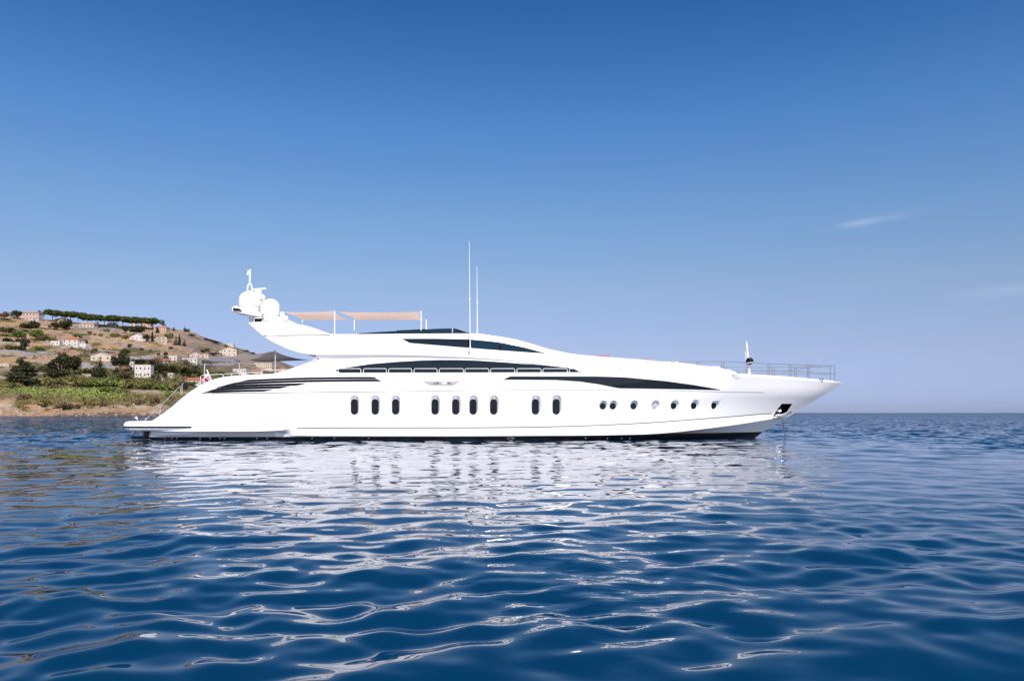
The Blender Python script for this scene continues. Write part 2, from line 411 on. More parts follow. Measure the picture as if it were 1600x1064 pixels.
# anchor pocket
pk = [(1221.5, 630.5), (1238.5, 630.8), (1229, 644.5), (1208, 651.5)]
pk_loc = [ray(hull_tree, *q)[0] for q in pk]
pn = (pk_loc[1] - pk_loc[0]).cross(pk_loc[3] - pk_loc[0]).normalized()
if pn.y > 0: pn = -pn
A = [cut.verts.new(p - pn * 0.30) for p in pk_loc]; B = [cut.verts.new(p + pn * 0.4) for p in pk_loc]
cut.faces.new(A); cut.faces.new(B[::-1])
for q in range(4): cut.faces.new((A[q], B[q], B[(q + 1) % 4], A[(q + 1) % 4]))
bmesh.ops.remove_doubles(cut, verts=cut.verts, dist=1e-4)
bmesh.ops.recalc_face_normals(cut, faces=cut.faces)
me_c = bpy.data.meshes.new('cutter'); cut.to_mesh(me_c); cut.free()
oc = bpy.data.objects.new('cutter', me_c); COL.objects.link(oc)
me_h = bpy.data.meshes.new('hull_solid'); hull_bm.to_mesh(me_h); hull_bm.free()
oh_ = bpy.data.objects.new('hull_solid', me_h); COL.objects.link(oh_)
md = oh_.modifiers.new('cut', 'BOOLEAN'); md.operation = 'DIFFERENCE'; md.solver = 'EXACT'; md.object = oc
dg = bpy.context.evaluated_depsgraph_get(); dg.update()
me_e = bpy.data.meshes.new_from_object(oh_.evaluated_get(dg))
bmh = bmesh.new(); bmh.from_mesh(me_e)
for o_ in (oc, oh_): bpy.data.objects.remove(o_)
for m_ in (me_c, me_h, me_e): bpy.data.meshes.remove(m_)
autosharp(bmh, 34)
from mathutils.kdtree import KDTree
kn = [p for i_ in (2, 3, 4, 0) for p in S[i_]] + [p for p in S0a]
kid = [i_ for i_ in (2, 3, 4, 0) for p in S[i_]] + [9 for p in S0a]
kt = KDTree(len(kn))
for i_, p in enumerate(kn): kt.insert(p, i_)
kt.balance()
def on_line(v):
    co, i_, d = kt.find(v.co); return kid[i_] if d < 2e-3 else None
for e in bmh.edges:
    a_, c_ = on_line(e.verts[0]), on_line(e.verts[1])
    if a_ is not None and a_ == c_ and abs(e.verts[0].co.x - e.verts[1].co.x) > 1e-4: e.smooth = False
hull = obj('hull', bmh, M_white, yacht, sharp=None, recalc=False)

for loc, nor, r, u, w, h, dep, oval in panes:
    b = bmesh.new()
    pts = [loc + r * a + u * c - nor * (dep - 0.022) for a, c in capsule(w * 1.0, h * 1.0)]
    pts = [p for i, p in enumerate(pts) if i == 0 or (p - pts[i - 1]).length > 1e-5]
    if (pts[0] - pts[-1]).length < 1e-5: pts.pop()
    prism(b, pts, -nor * 0.05)
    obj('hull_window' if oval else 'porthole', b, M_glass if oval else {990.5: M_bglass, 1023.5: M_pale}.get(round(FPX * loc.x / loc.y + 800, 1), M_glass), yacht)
b = bmesh.new()
cen = sum(pk_loc, Vector()) / 4
ins = [cen + (p - cen) * 0.985 for p in pk_loc]
fr = [b.verts.new(p - pn * 0.012) for p in ins]; bk = [b.verts.new(p - pn * 0.28) for p in ins]
b.faces.new(bk)
for q in range(4): b.faces.new((fr[q], fr[(q + 1) % 4], bk[(q + 1) % 4], bk[q]))
pocket = obj('anchor_pocket', b, M_black, yacht)
b = bmesh.new()
c0 = ray(hull_tree, 1218, 645.5)[0] - pn * 0.10
tube(b, [c0 + Vector((-.16, 0, .1)), c0 + Vector((.16, 0, .12))], 0.09, 10)
tube(b, [c0 + Vector((-.22, .02, -.12)), c0 + Vector((-.05, -.04, .0)), c0 + Vector((.12, 0, .28))], 0.055, 8)
tube(b, [c0 + Vector((-.34, .0, -.1)), c0 + Vector((-.2, -.1, -.2)), c0 + Vector((.06, -.08, -.16))], 0.05, 8)
obj('hawse_roller', b, M_steel, pocket)

# black bottom paint, thin grooves
obj('boot_top', loft(full([S[6], S[5], between(S[5], S[4], .5, 0.02), between(S[4], S[4], 0, 0.004)])), M_boot, yacht)
def groove(line, x0, x1, r, name, m, off=0.004, n=90, taper=False):
    b = bmesh.new(); pts = line.at(np.linspace(x0, x1, n)); pts[:, 1] -= off
    tube(b, [Vector(p) for p in pts], r, 6, (r * .3 if taper else None)); return obj(name, b, m, yacht)
groove(L2, 464, 1206, 0.026, 'rub_rail', M_line)
groove(L1, 330, 1195, 0.024, 'hull_crease', M_line, taper=True)
for px in (258, 269, 277, 313, 329, 344, 351, 402, 418, 488, 523, 576, 800, 915, 949, 971, 984):
    Y = CL - float(pchip(L4.px, L4.hb, [px])[0]) - 0.0
    p = P(px, 684.6, Y - 0.02); b = bmesh.new(); box(b, p, (0.07, 0.12, 0.06), bevel=0.01); obj('through_hull_fitting', b, M_steel, yacht)
# load line mark
b = bmesh.new(); c = P(798, 684.9, CL - 3.84 - 0.1)
tube(b, [c + Vector((.17 * math.cos(a), 0, .12 * math.sin(a))) for a in np.linspace(0, 2 * math.pi, 20)], 0.016, 5)
tube(b, [c + Vector((-.28, 0, 0)), c + Vector((.28, 0, 0))], 0.015, 5)
obj('load_line_mark', b, M_line, yacht)

# swim platform
def rounded(pts, r, n=6):
    out = []
    m = len(pts)
    for i in range(m):
        p, a, c = Vector(pts[i]), Vector(pts[i - 1]), Vector(pts[(i + 1) % m])
        d1, d2 = (a - p).normalized(), (c - p).normalized()
        rr = min(r, (a - p).length * .45, (c - p).length * .45)
        for k in range(n + 1):
            t = k / n; s0 = p + d1 * rr * (1 - t); s1 = p + d2 * rr * t
            out.append(s0 * (1 - t) + s1 * t)
    return out
PX = lambda x_: (x_ - 800) * 51.1 / FPX
xs0, xs1 = (190 - 800) * 51.6 / FPX, (330 - 800) * 51.1 / FPX
pl = [Vector((p.x, p.y, 0)) for p in rounded([(xs0, CL - 3.78, 0), (PX(250), CL - 3.92, 0), (PX(300), CL - 3.99, 0), (PX(352), CL - 3.9, 0), (PX(352), CL + 3.9, 0), (PX(300), CL + 3.99, 0), (PX(250), CL + 3.92, 0), (xs0, CL + 3.78, 0)], 0.9, 8)]
zb = CAMH + (HOR - 674.3) * 51.2 / FPX; zt = CAMH + (HOR - 658) * 51.2 / FPX
b = bmesh.new(); cx = Vector(((xs0 + xs1) / 2, CL, 0)); rings = []
for f, z in ((0.30, zb), (0.10, zb + .03), (0.03, zb + .12), (0.0, zb + .27), (0.0, zt - .30), (.03, zt - .15), (.09, zt - .05), (.2, zt)):
    rr = []
    for p in pl:
        d = Vector((p.x - cx.x, p.y - cx.y, 0)); L_ = d.length
        rr.append(b.verts.new(cx + d * ((L_ - f * 1.6) / L_) + Vector((0, 0, z))))
    rings.append(rr)
for a_, c_ in zip(rings, rings[1:]):
    for k in range(len(a_)): b.faces.new((a_[k], a_[(k + 1) % len(a_)], c_[(k + 1) % len(a_)], c_[k]))
b.faces.new(rings[0][::-1]); b.faces.new(rings[-1])
plat = obj('swim_platform', b, M_white, yacht, sharp=35)
zs = CAMH + (HOR - 666.8) * 51.2 / FPX
b = bmesh.new(); half = sorted([p for p in pl if p.y < CL], key=lambda p: p.x)
path = [p + Vector((0, -.02, zs)) for p in sorted(half, key=lambda p: -p.x) if p.x < PX(301)]
path += [Vector((2 * 0 + p.x, 2 * CL - p.y, p.z)) for p in path[::-1]]
tube(b, path, 0.045, 8); obj('rubbing_strake', b, M_black, plat)
for px in (215, 226.5):                          # mooring cleats on the platform
    b = bmesh.new(); c = P(px, 658, 52.2); s = 1 if px > 220 else -1
    tube(b, [c, c + Vector((0, 0, .12)), c + Vector((s * .10, 0, .22)), c + Vector((s * .22, 0, .24))], 0.035, 6)
    obj('mooring_cleat', b, M_steel, plat)
b = bmesh.new(); box(b, P(222, 683.4, 51.7), (0.95, 1.2, 0.16), bevel=0.04); box(b, P(231, 679.6, 51.7), (0.25, .8, .5), bevel=0.03); obj('trim_tab', b, M_boot, yacht)
b = bmesh.new(); prism(b, [P(233, 675.5, CL - 3.46), P(440, 675.5, CL - 3.6), P(428, 682.0, CL - 3.58), P(233, 682.2, CL - 3.46)], (0, .05, 0)); obj('overhang_shade_panel', b, M_grey, yacht)  # grey sheet below the overhang, its shade put into the colour

# conformal panels laid on a surface: top and bottom curves in photo pixels
def patch(name, tree, top, bot, m, parent, off=0.012, nx=None, ny=4, fx=None):
    x0 = max(top[0][0], bot[0][0]); x1 = min(top[-1][0], bot[-1][0])
    nx = nx or max(6, int((x1 - x0) / 5)); b = bmesh.new(); G = []
    for i in range(nx + 1):
        x = x0 + (x1 - x0) * i / nx
        yt = np.interp(x, [q[0] for q in top], [q[1] for q in top]); yb = np.interp(x, [q[0] for q in bot], [q[1] for q in bot])
        colm = []
        for j in range(ny + 1):
            y = yt + (yb - yt) * j / ny
            loc, nor = ray(tree, x, y)
            if loc is None: loc = G[-1][j][0] if G else P(x, y, CL - 4); nor = Vector((0, -1, 0))
            colm.append((loc + nor * off, nor))
        G.append(colm)
    V = [[b.verts.new(p) for p, _ in c] for c in G]; W = [[b.verts.new(p - n * (off + .02)) for p, n in c] for c in G]
    for i in range(nx):
        for j in range(ny): b.faces.new((V[i][j], V[i][j + 1], V[i + 1][j + 1], V[i + 1][j]))
    for i in range(nx):
        b.faces.new((V[i][0], V[i + 1][0], W[i + 1][0], W[i][0])); b.faces.new((V[i + 1][ny], V[i][ny], W[i][ny], W[i + 1][ny]))
    for j in range(ny):
        b.faces.new((V[0][j + 1], V[0][j], W[0][j], W[0][j + 1])); b.faces.new((V[nx][j], V[nx][j + 1], W[nx][j + 1], W[nx][j]))
    bmesh.ops.remove_doubles(b, verts=b.verts, dist=0.0005); bmesh.ops.dissolve_degenerate(b, edges=b.edges, dist=0.0003)
    return obj(name, b, m, parent)
# forward hull glazing
f_top = [(787, 592.6), (797, 587.9), (930, 588.0), (975, 589.3), (1040, 595.3), (1085, 601.5), (1125, 608.6)]
f_bot = [(787, 593.2), (868, 593.7), (905, 596), (935, 600.2), (967, 606.6), (1040, 607.6), (1125, 609.2)]
patch('glazing_bed', hull_tree, [(f_top[0][0] + 2, f_top[0][1] + .1)] + f_top[1:-1] + [(1122, 608.4)], [(789, 593.0)] + f_bot[1:-1] + [(1122, 608.9)], M_black, yacht, off=0.006)
for i, (a, c) in enumerate(((787, 974), (974.4, 1007), (1007.4, 1041.5), (1041.9, 1072), (1072.4, 1125))):
    def clip(tab): 
        xs = [q[0] for q in tab]; ys = [q[1] for q in tab]
        return [(a, float(np.interp(a, xs, ys)))] + [q for q in tab if a < q[0] < c] + [(c, float(np.interp(c, xs, ys)))]
    patch('hull_glazing', hull_tree, clip(f_top), clip(f_bot), M_glass, yacht, off=0.014)
# five louvre slots on the quarter
for (x0, y0, x1, y1, t, cut_) in ((372, 595.4, 590, 590.4, 3.2, 6), (351, 600.0, 596, 594.2, 3.4, 6), (335, 604.4, 480, 600.4, 3.6, -16), (325, 608.8, 453, 605, 3.6, -16), (312, 613.0, 428, 610, 3.3, -16)):
    d0 = 16
    ymid = lambda x: y0 + (y1 - y0) * ((x - x0) / (x1 - x0)) - 1.6 * math.sin(math.pi * (x - x0) / (x1 - x0)) * (1 if x1 > 500 else .4)
    xs = [x0, x0 + d0] + [x0 + d0 + (x1 - x0 - d0 - abs(cut_)) * k / 8 for k in range(1, 9)] + [x1]
    top = []; bot = []
    for x in xs:
        y = ymid(x); top.append((x, y - t / 2)); bot.append((x, y + t / 2))
    top[0] = (x0, bot[0][1] - .1)
    if cut_ > 0: top[-1] = (x1, bot[-1][1] - .2)
    else: bot[-1] = (x1, top[-1][1] + .2)
    patch('louvre_slot', hull_tree, top, bot, M_black, yacht, off=0.012, ny=2)
# maker's plate
patch('stem_plate', hull_tree, [(1207, 652.6), (1212, 651.6), (1229.5, 645.3), (1237, 640.5)], [(1207, 654.6), (1214, 655.4), (1224, 652.8), (1237, 645.6)], mat('worn_stem_steel', (.50, .51, .50), rough=.35, metal=.35, var=.25, vscale=5), yacht, off=0.008)
npl = patch('name_plate', hull_tree, [(661, 595.8), (718.5, 595.6)], [(661, 596.3), (673, 602.2), (707, 602.2), (718.5, 596.1)], M_plate, yacht, off=0.02)
for nm, x0, x1, y0, y1, mm in (('plate_lettering', 677, 680, 597.4, 599.8, M_chain), ('plate_lettering', 681.2, 686, 596.9, 600.2, M_chain), ('plate_emblem', 691.5, 697.5, 596.8, 600.8, M_white), ('plate_lettering', 699, 704, 597.2, 599.9, M_chain)):
    patch(nm, hull_tree, [(x0, y0 + .7), (x1, y0)], [(x0, y1), (x1, y1 - .6)], mm, npl, off=0.03, ny=1)
# deck, main cabin, upper works
NB = 110
Cb = Line([(425,586.5,3.5),(500,586,3.48),(600,586,3.46),(700,586,3.42),(800,586,3.34),(860,586,3.24),(912,586,3.1)])
Ct = Line([(425,584.5,3.42),(440,580.5,3.4),(460,574.2,3.38),(480,567.2,3.36),(492,563,3.34),(520,559,3.32),(600,554,3.32),(700,552,3.28),(800,558,3.2),(860,567,3.1),(890,572,3.02),(912,582.5,2.95)])
cb, ct = Cb.sample(NB), Ct.sample(NB)
cab_bm = loft(full([cb, between(cb, ct, .5, .008), ct])); cab_tree = BVHTree.FromBMesh(cab_bm)
cabin = obj('main_deck_cabin', cab_bm, M_super, yacht)

UT = Line([(389,504,3.30),(415,503,3.36),(440,504,3.4),(470,508,3.4),(500,517,3.4),(516,522,3.4),(530,522.4,3.4),(650,521.7,3.35),(735,521.3,3.25),(770,525.3,3.12),(800,530.5,3.0),(830,538.7,2.9),(860,548.5,2.8),(880,553,2.72),(900,556.5,2.66),(950,561,2.5),(1000,564.5,2.3),(1060,568.5,2.05),(1100,573,1.8),(1135,577.3,1.5),(1150,582,1.3)])
UM = Line([(388.4,505,3.33),(400,513,3.45),(430,529,3.55),(470,538,3.6),(520,539,3.6),(650,540,3.55),(735,542.5,3.45),(800,551,3.3),(860,561.5,3.12),(905,567,3.0),(950,570.5,2.85),(1000,573,2.62),(1060,576,2.35),(1100,579,2.05),(1150,584,1.5)])
UB = Line([(388.5,506,3.31),(398,514,3.40),(412,525.3,3.48),(430,536,3.52),(460,548.5,3.55),(480,553,3.55),(495,554.3,3.55),(600,554.3,3.52),(700,556.8,3.44),(780,561.6,3.33),(860,571.4,3.22),(895,575.6,3.13),(907,580.5,3.08),(920,584.5,3.0),(1000,585,2.75),(1060,585.5,2.5),(1100,586,2.2),(1150,586.5,1.6)])
ut, um, ub = UT.sample(NB), UM.sample(NB), UB.sample(NB)
crown = np.interp(np.linspace(388, 1150, NB), [388, 395, 470, 520, 735, 860, 1000, 1150], [.03, .10, .12, .06, .1, .28, .25, .12])
def inner(line, f, dz):
    m = line.copy(); m[:, 1] = CL - (CL - m[:, 1]) * f; m[:, 2] += dz; return m
def low(x): return np.interp(x, [388, 480, 500, 912, 1150], [0, 0, .0, .0, 0])
up_lines = [inner(ub, .93, -0.0), ub, um, between(um, ut, .55, .05), ut, inner(ut, .9, crown * .45), inner(ut, .5, crown * .9)]
up_bm = loft(full(up_lines)); up_tree = BVHTree.FromBMesh(up_bm)
upper = obj('upper_deck', up_bm, M_super, yacht, sharp=24)
# sloping soffit between the two decks
so_t, so_b = inner(ub, .992, -0.005), ub.copy()
xs_ = np.linspace(388, 1150, NB)
drop = np.interp(xs_, [388, 484, 496, 600, 700, 800, 860, 905, 1150], [.0, .0, .30, .22, .16, .10, .03, .0, 0])
so_b[:, 1] = CL - 3.32 * np.interp(xs_, [388, 700, 905, 1150], [1, .99, .9, .5]); so_b[:, 2] -= drop
sel = (xs_ > 487) & (xs_ < 852)
obj('soffit', loft(full([so_b[sel], so_t[sel]]), caps=True), M_super, yacht)
# seam between arch wing and deck
b = bmesh.new(); pts = []
for x, y in ((404, 523.6), (412, 524.4), (440, 524.2), (470, 523.9), (500, 523.7), (516, 523.4)):
    l, n = ray(up_tree, x, y)
    if l: pts.append(l + n * .012)
tube(b, pts, 0.028, 5); obj('wing_seam', b, M_line, yacht)
# faint emblem on the wing
M_emb = mat('faint_emblem_grey', (.60, .60, .63), rough=.4, var=.05)
for nm, polys in (('wing_emblem', ([(449.5, 536.5), (453.5, 538.4), (457.5, 536.3)], [(450, 540.2), (453.4, 541), (457, 540)], [(453.5, 537), (453.5, 542.4)])), ('wing_lettering', ([(465, 538), (465.4, 542.6)],)), ('wing_lettering', ([(470, 537.8), (470.2, 542.4)],))):
    b = bmesh.new()
    for pl_ in polys:
        q = [ray(up_tree, *p) for p in pl_]; tube(b, [l + n * .01 for l, n in q], 0.022, 5)
    obj(nm, b, M_emb, yacht)

# glass of the cabins
w_top = [(523, 578.0), (545, 573.8), (580, 568.6), (620, 565.3), (660, 563), (690, 562.3), (720, 562.4), (745, 563.3), (790, 566.2), (830, 569.4), (870, 572.8), (892, 575.6), (907, 581)]
w_bot = [(523, 578.6), (532, 582.6), (600, 583), (700, 583), (800, 582.8), (907, 582.4)]
def clipt(tab, a, c):
    xs = [q[0] for q in tab]; ys = [q[1] for q in tab]
    return [(a, float(np.interp(a, xs, ys)))] + [q for q in tab if a < q[0] < c] + [(c, float(np.interp(c, xs, ys)))]
patch('glazing_bed', cab_tree, [(525, 577.8)] + w_top[1:-1] + [(905, 580.7)], [(525, 579.4), (532, 582.5), (905, 582.3)], M_black, yacht, off=0.006)
for a, c in ((523, 708.9), (709.2, 726.5), (726.8, 790.1), (790.3, 850.2), (850.4, 907)):
    patch('saloon_window', cab_tree, clipt(w_top, a, c), clipt(w_bot, a, c), M_glass, yacht, off=0.015)
u_top = [(628.4, 529.3), (676, 529.2), (732.5, 530.2), (781, 534.7), (818.8, 542.6), (852.5, 552.2)]
u_bot = [(628.4, 529.8), (640.6, 535.9), (700, 540.8), (731.6, 543.2), (781, 547.3), (820, 550.2), (852.5, 552.7)]
patch('glazing_bed', up_tree, [(631, 529.9)] + u_top[1:-1] + [(850, 551.9)], [(631, 530.6)] + u_bot[1:-1] + [(850, 552.2)], M_black, yacht, off=0.006)
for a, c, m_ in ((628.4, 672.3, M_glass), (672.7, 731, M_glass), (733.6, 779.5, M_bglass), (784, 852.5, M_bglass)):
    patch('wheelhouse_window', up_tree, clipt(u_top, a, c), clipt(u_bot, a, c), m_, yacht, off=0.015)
patch('window_mullion', up_tree, clipt(u_top, 779.7, 783.8), clipt(u_bot, 779.7, 783.8), M_black, yacht, off=0.02)
# flybridge windscreen of dark glass, the sky behind put into its blue
WT = Line([(560,520.9,2.75),(600,518.2,2.72),(650,515.6,2.7),(700,513.2,2.65),(710,513.4,2.55),(724,517.5,2.35),(738,521.4,2.1)])
WB = Line([(560,524,2.85),(650,524,2.82),(710,524,2.75),(738,524,2.3)])
wt, wb = WT.sample(40), WB.sample(40)
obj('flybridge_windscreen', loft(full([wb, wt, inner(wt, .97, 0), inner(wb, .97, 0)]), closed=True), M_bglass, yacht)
b = bmesh.new(); tube(b, [Vector(p) + Vector((0, -.02, .0)) for p in WT.at([620, 640, 664])] + [Vector(WB.at([675])[0])], .03, 5); obj('windscreen_frame', b, M_black, yacht)
b = bmesh.new(); tube(b, [Vector(WT.at([708])[0]), Vector(WB.at([733])[0])], .04, 5); obj('windscreen_frame', b, M_black, yacht)

# foredeck lockers and fittings
for px, py, w, h in ((1100, 577.5, 1.6, .30), (1030, 566.8, 2.2, .10)):
    b = bmesh.new(); box(b, P(px, py, CL), (w, 2.4, h), bevel=.05); obj('deck_locker', b, M_super, yacht)
for px in (1144.5, 1147, 1150, 1153, 1156):
    b = bmesh.new(); tube(b, [P(px, 587.5, 51.92), P(px, 584.0, 51.92)], .02, 6); obj('fairlead', b, M_steel, yacht)
for px in (1281.5, 1286):
    b = bmesh.new(); tube(b, [P(px, 593.0, 54.08), P(px, 590.6, 54.08)], .06, 8); obj('mooring_bitt', b, M_steel, yacht)
for px in (1126, 1130.5, 1134):
    b = bmesh.new(); tube(b, [P(px, 578.5, 53.5), P(px, 575.5, 53.5)], .06, 8); obj('mooring_winch', b, M_steel, yacht)
b = bmesh.new(); prism(b, [P(486.5, 556.5, 51.6), P(490, 554.8, 51.6), P(494.5, 557, 51.6), P(495.5, 560.5, 51.6), P(493, 564.5, 51.6), P(488, 566, 51.6), P(486, 563.5, 51.6), P(490.5, 561.5, 51.6), P(491, 558.5, 51.6)], (0, 0.5, 0)); obj('stair_return', b, M_grey, yacht)

# ------------------------------------------------------------------ mast platform, domes, antennas
def Pc(px, py, Y=CL): return P(px, py, Y)
b = bmesh.new()
prism(b, [Pc(404, 503.5, 54), Pc(452, 503.5, 54), Pc(450, 499.5, 54), Pc(447, 498, 54), Pc(420, 497.5, 54), Pc(412, 495, 54), Pc(398, 496.5, 54), Pc(396, 503.5, 54)], (0, 2.0, 0))
prism(b, [Pc(385, 489, 54.6), Pc(402, 492, 54.6), Pc(404, 504, 54.6), Pc(392, 506, 54.6)], (0, .8, 0))
base = obj('mast_base', b, M_super, yacht)
b = bmesh.new(); prism(b, [Pc(363, 479.5, 54.1), Pc(369, 477.8, 54.1), Pc(376, 480.5, 54.1), Pc(406, 488, 54.1), Pc(413, 493.5, 54.1), Pc(405, 494.5, 54.1), Pc(374, 488.5, 54.1), Pc(364, 487, 54.1), Pc(362.5, 483, 54.1)], (0, 1.8, 0))
arm = obj('mast_arm', b, M_super, yacht)
def lightbox(poly, Y, par):
    b = bmesh.new(); prism(b, [P(x, y, Y) for x, y in poly], (0, .12, 0)); return obj('navigation_light', b, M_black, par)
lightbox([(364, 480.8), (374.3, 482.3), (378, 486), (364, 485)], 54.02, arm)
lightbox([(398, 497.5), (410, 497.7), (408.5, 502.6), (397.3, 502.6)], 53.93, base)
mpp = CL / FPX
def dome(px, ytop, ybot, r, Y, nm='radar_dome'):
    c = P(px, ybot, Y); H = (ybot - ytop) * Y / FPX; R = r * Y / FPX; b = bmesh.new()
    prof = [(R * .86, -0.30), (R * .99, -0.02), (R, 0.0), (R * 1.0, H - R * .98)]
    for k in range(1, 9):
        a = k / 9 * math.pi / 2; prof.append((R * math.cos(a), H - R * .98 + R * .98 * math.sin(a)))
    prof.append((0.01, H)); lathe(b, c, prof, 32); o = obj(nm, b, M_dome, yacht)
    b = bmesh.new(); tube(b, [c + Vector((R * 1.004 * math.cos(t), R * 1.004 * math.sin(t), 0.06)) for t in np.linspace(0, 2 * math.pi, 33)], 0.014, 5); obj('dome_seam', b, M_line, o)
    return o
dome(389.8, 455, 481, 16.6, CL); dome(423, 467, 494.5, 13.7, 54.2)
b = bmesh.new(); lathe(b, P(389.5, 488.5, CL), [(.55, 0), (.70, .30)], 24); obj('dome_pedestal', b, M_dome, yacht); b = bmesh.new(); lathe(b, P(423, 500, 54.2), [(.45, 0), (.55, .26)], 24); obj('dome_pedestal', b, M_dome, yacht)
for px, yt, yb, r in ((441, 488, 493.5, 3.6), (440, 494, 500, 4.2), (446.5, 494.5, 500, 3.8)):
    c = P(px, yb, 53.9); R = r * mpp; b = bmesh.new(); lathe(b, c, [(R * .7, 0), (R, .05), (R, .16), (R * .75, .24), (.02, .28)], 16); obj('satellite_dome', b, M_dome, yacht)
# open array radar on its post
b = bmesh.new(); lathe(b, P(403, 468, 55.6), [(.22, 0), (.22, .34), (.26, .36), (.26, .58), (.16, .62)], 16)
box(b, P(408, 465, 55.6), (.55, .5, .35), bevel=.06); tube(b, [P(405, 497, 55.6), P(407, 465, 55.6)], .16, 10); tube(b, [P(411, 470, 55.2), P(417, 474, 55.2), P(421, 473, 55.2)], .09, 8)
rp = obj('radar_post', b, M_dome, yacht)
b = bmesh.new(); box(b, P(404.5, 452.3, 55.6), (1.05, .22, .13), bevel=.04, tilt=Matrix.Rotation(rad(-4), 4, 'Y')); tube(b, [P(405, 457, 55.6), P(405, 452, 55.6)], .08, 8); obj('radar_scanner', b, M_dome, rp)
# forked light mast
b = bmesh.new(); fk = [P(386.8, 456.5, CL), P(386.8, 449, CL), P(387.6, 445.5, CL), P(390, 443.4, CL), P(392.6, 445.5, CL), P(393.4, 449, CL), P(393.4, 456.5, CL)]
tube(b, fk, .05, 8); tube(b, [P(390, 443.5, CL), P(390.5, 424, CL)], .055, 8)
fm = obj('light_mast', b, M_dome, yacht)
b = bmesh.new(); box(b, P(389, 428.6, CL), (.27, .16, .14), bevel=.02); tube(b, [P(387.5, 429, CL), P(387.7, 422.5, CL)], .04, 6); tube(b, [P(390.8, 426, CL), P(391, 421, CL)], .05, 6); obj('masthead_light', b, M_dome, fm)
for px0, px1, y0, y1, r, Y in ((734.6, 733.2, 545, 377, .032, 51.3), (745.8, 745.2, 521, 416, .03, 53.0)):
    b = bmesh.new(); a, c = P(px0, y0, Y), P(px1, y1, Y); m1 = a + (c - a) * .45
    tube(b, [a, m1, c], r, 8, r2=r * .35); o = obj('whip_antenna', b, M_dome, yacht)
    b = bmesh.new(); tube(b, [a, a + (c - a) * .02], r * 1.7, 8); obj('antenna_mount', b, M_dome, o); b = bmesh.new(); tube(b, [m1, m1 + Vector((0, 0, .15))], r * 1.25, 8); obj('ferrule', b, M_dome, o)

# ------------------------------------------------------------------ awnings
def cloth(name, corners, m, sag, nx=24, ny=10, edge=0.25, thick=.012, parent=None):
    """corners: near-left, near-right, far-right, far-left in world coordinates"""
    A, B_, C_, D = corners; b = bmesh.new(); G = []
    for i in range(nx + 1):
        u = i / nx; col = []
        for j in range(ny + 1):
            v = j / ny
            p = (A * (1 - u) + B_ * u) * (1 - v) + (D * (1 - u) + C_ * u) * v
            s = 4 * u * (1 - u) * (.4 + .6 * 4 * v * (1 - v)) + .6 * 4 * v * (1 - v)
            p = p + Vector((0, 0, -sag * s))
            p.y += edge * 4 * u * (1 - u) * (1 - 2 * v); p.x += edge * 4 * v * (1 - v) * (1 - 2 * u)
            col.append(b.verts.new(p))
        G.append(col)
    for i in range(nx):
        for j in range(ny): b.faces.new((G[i][j], G[i + 1][j], G[i + 1][j + 1], G[i][j + 1]))
    for f in b.faces: f.smooth = True
    return obj(name, b, m, parent or yacht, sharp=None)
N_, F_ = 52.3, 57.0
cloth('sun_awning', (P(442, 487.2, N_), P(523, 486, N_), P(549, 500.3, F_), P(473, 500.5, F_)), M_beige, .05)
cloth('sun_awning', (P(528, 487.2, N_), P(658, 486.8, N_), P(664, 500.2, F_), P(556, 500.6, F_)), M_beige, .05)
for px, y0, y1, Y in ((522.8, 524, 485.5, N_), (553.5, 524, 499.5, F_), (658, 516, 485.5, N_), (666, 520, 499.5, F_), (472.5, 513, 500, F_)):
    b = bmesh.new(); tube(b, [P(px, y0, Y), P(px, y1, Y)], .028 if px > 480 else .022, 8); tube(b, [P(px, y0, Y), P(px, y0 - 1.5, Y)], .05, 8); obj('awning_pole', b, M_dome, yacht)
M_pole = mat('satin_pole_steel', (.36, .35, .36), rough=.35, var=.04, vscale=4)
# dark aft awning stretched from the house to two poles
A1, A2, A3, A4 = P(352, 556.3, 57.5), P(429, 548.5, 52.6), P(487, 563.6, 53.2), P(410, 562.2, 57.8)
cloth('aft_awning', (P(346, 557.5, 52.2), P(429, 548.6, 52.2), P(483, 562.5, 54.0), P(393, 563.5, 57.6)), M_taupe, .14, edge=.15)
for px, y0, y1, Y in ((430, 586, 546.5, 52.15), (374, 587, 563, 57), (319, 600, 568, 53)):
    b = bmesh.new(); tube(b, [P(px, y0, Y), P(px + (.8 if px < 325 else 0), y1, Y)], .035, 8); obj('awning_pole', b, M_pole, yacht)

# ------------------------------------------------------------------ rails
M_rail = mat('bright_rail_steel', (.50, .49, .50), rough=.3, var=.04, vscale=4)
M_brail = mat('bow_rail_steel', (.16, .16, .17), rough=.3, var=.05, vscale=4)
def both(name, draw, m=None):
    for f in (lambda p: p, lambda p: Vector((p.x, 2 * CL - p.y, p.z))):
        b = bmesh.new(); draw(b, f); obj(name, b, m or M_steel, yacht)
def rail_pt(px, py, f=.965):
    hb = float(pchip(L0.px, L0.hb, [min(px, 1318)])[0]) * f; return P(px, py, CL - hb)
frames = [(408.5, 444.5), (448.5, 484.5), (488.5, 524.5), (528.3, 563.8), (567.8, 603.8), (607.2, 643.2), (647, 683), (686.3, 724), (726.5, 763.8), (766.4, 804.3), (807.6, 845.4), (848.2, 886.3), (889.6, 903.5)]
for a, c in frames:
    yt, yb = (576.0 if a > 480 else 577.5 + (488 - a) * .012), 584.2
    def draw(b, f, a=a, c=c, yt=yt, yb=yb):
        tube(b, [f(rail_pt(x, y)) for x, y in ((a, yb), (a, yt + 2), (a + .8, yt + .5), (a + 2.2, yt), (c - 2.2, yt), (c - .8, yt + .5), (c, yt + 2), (c, yb))], .027, 6)
    both('side_rail', draw, M_rail)
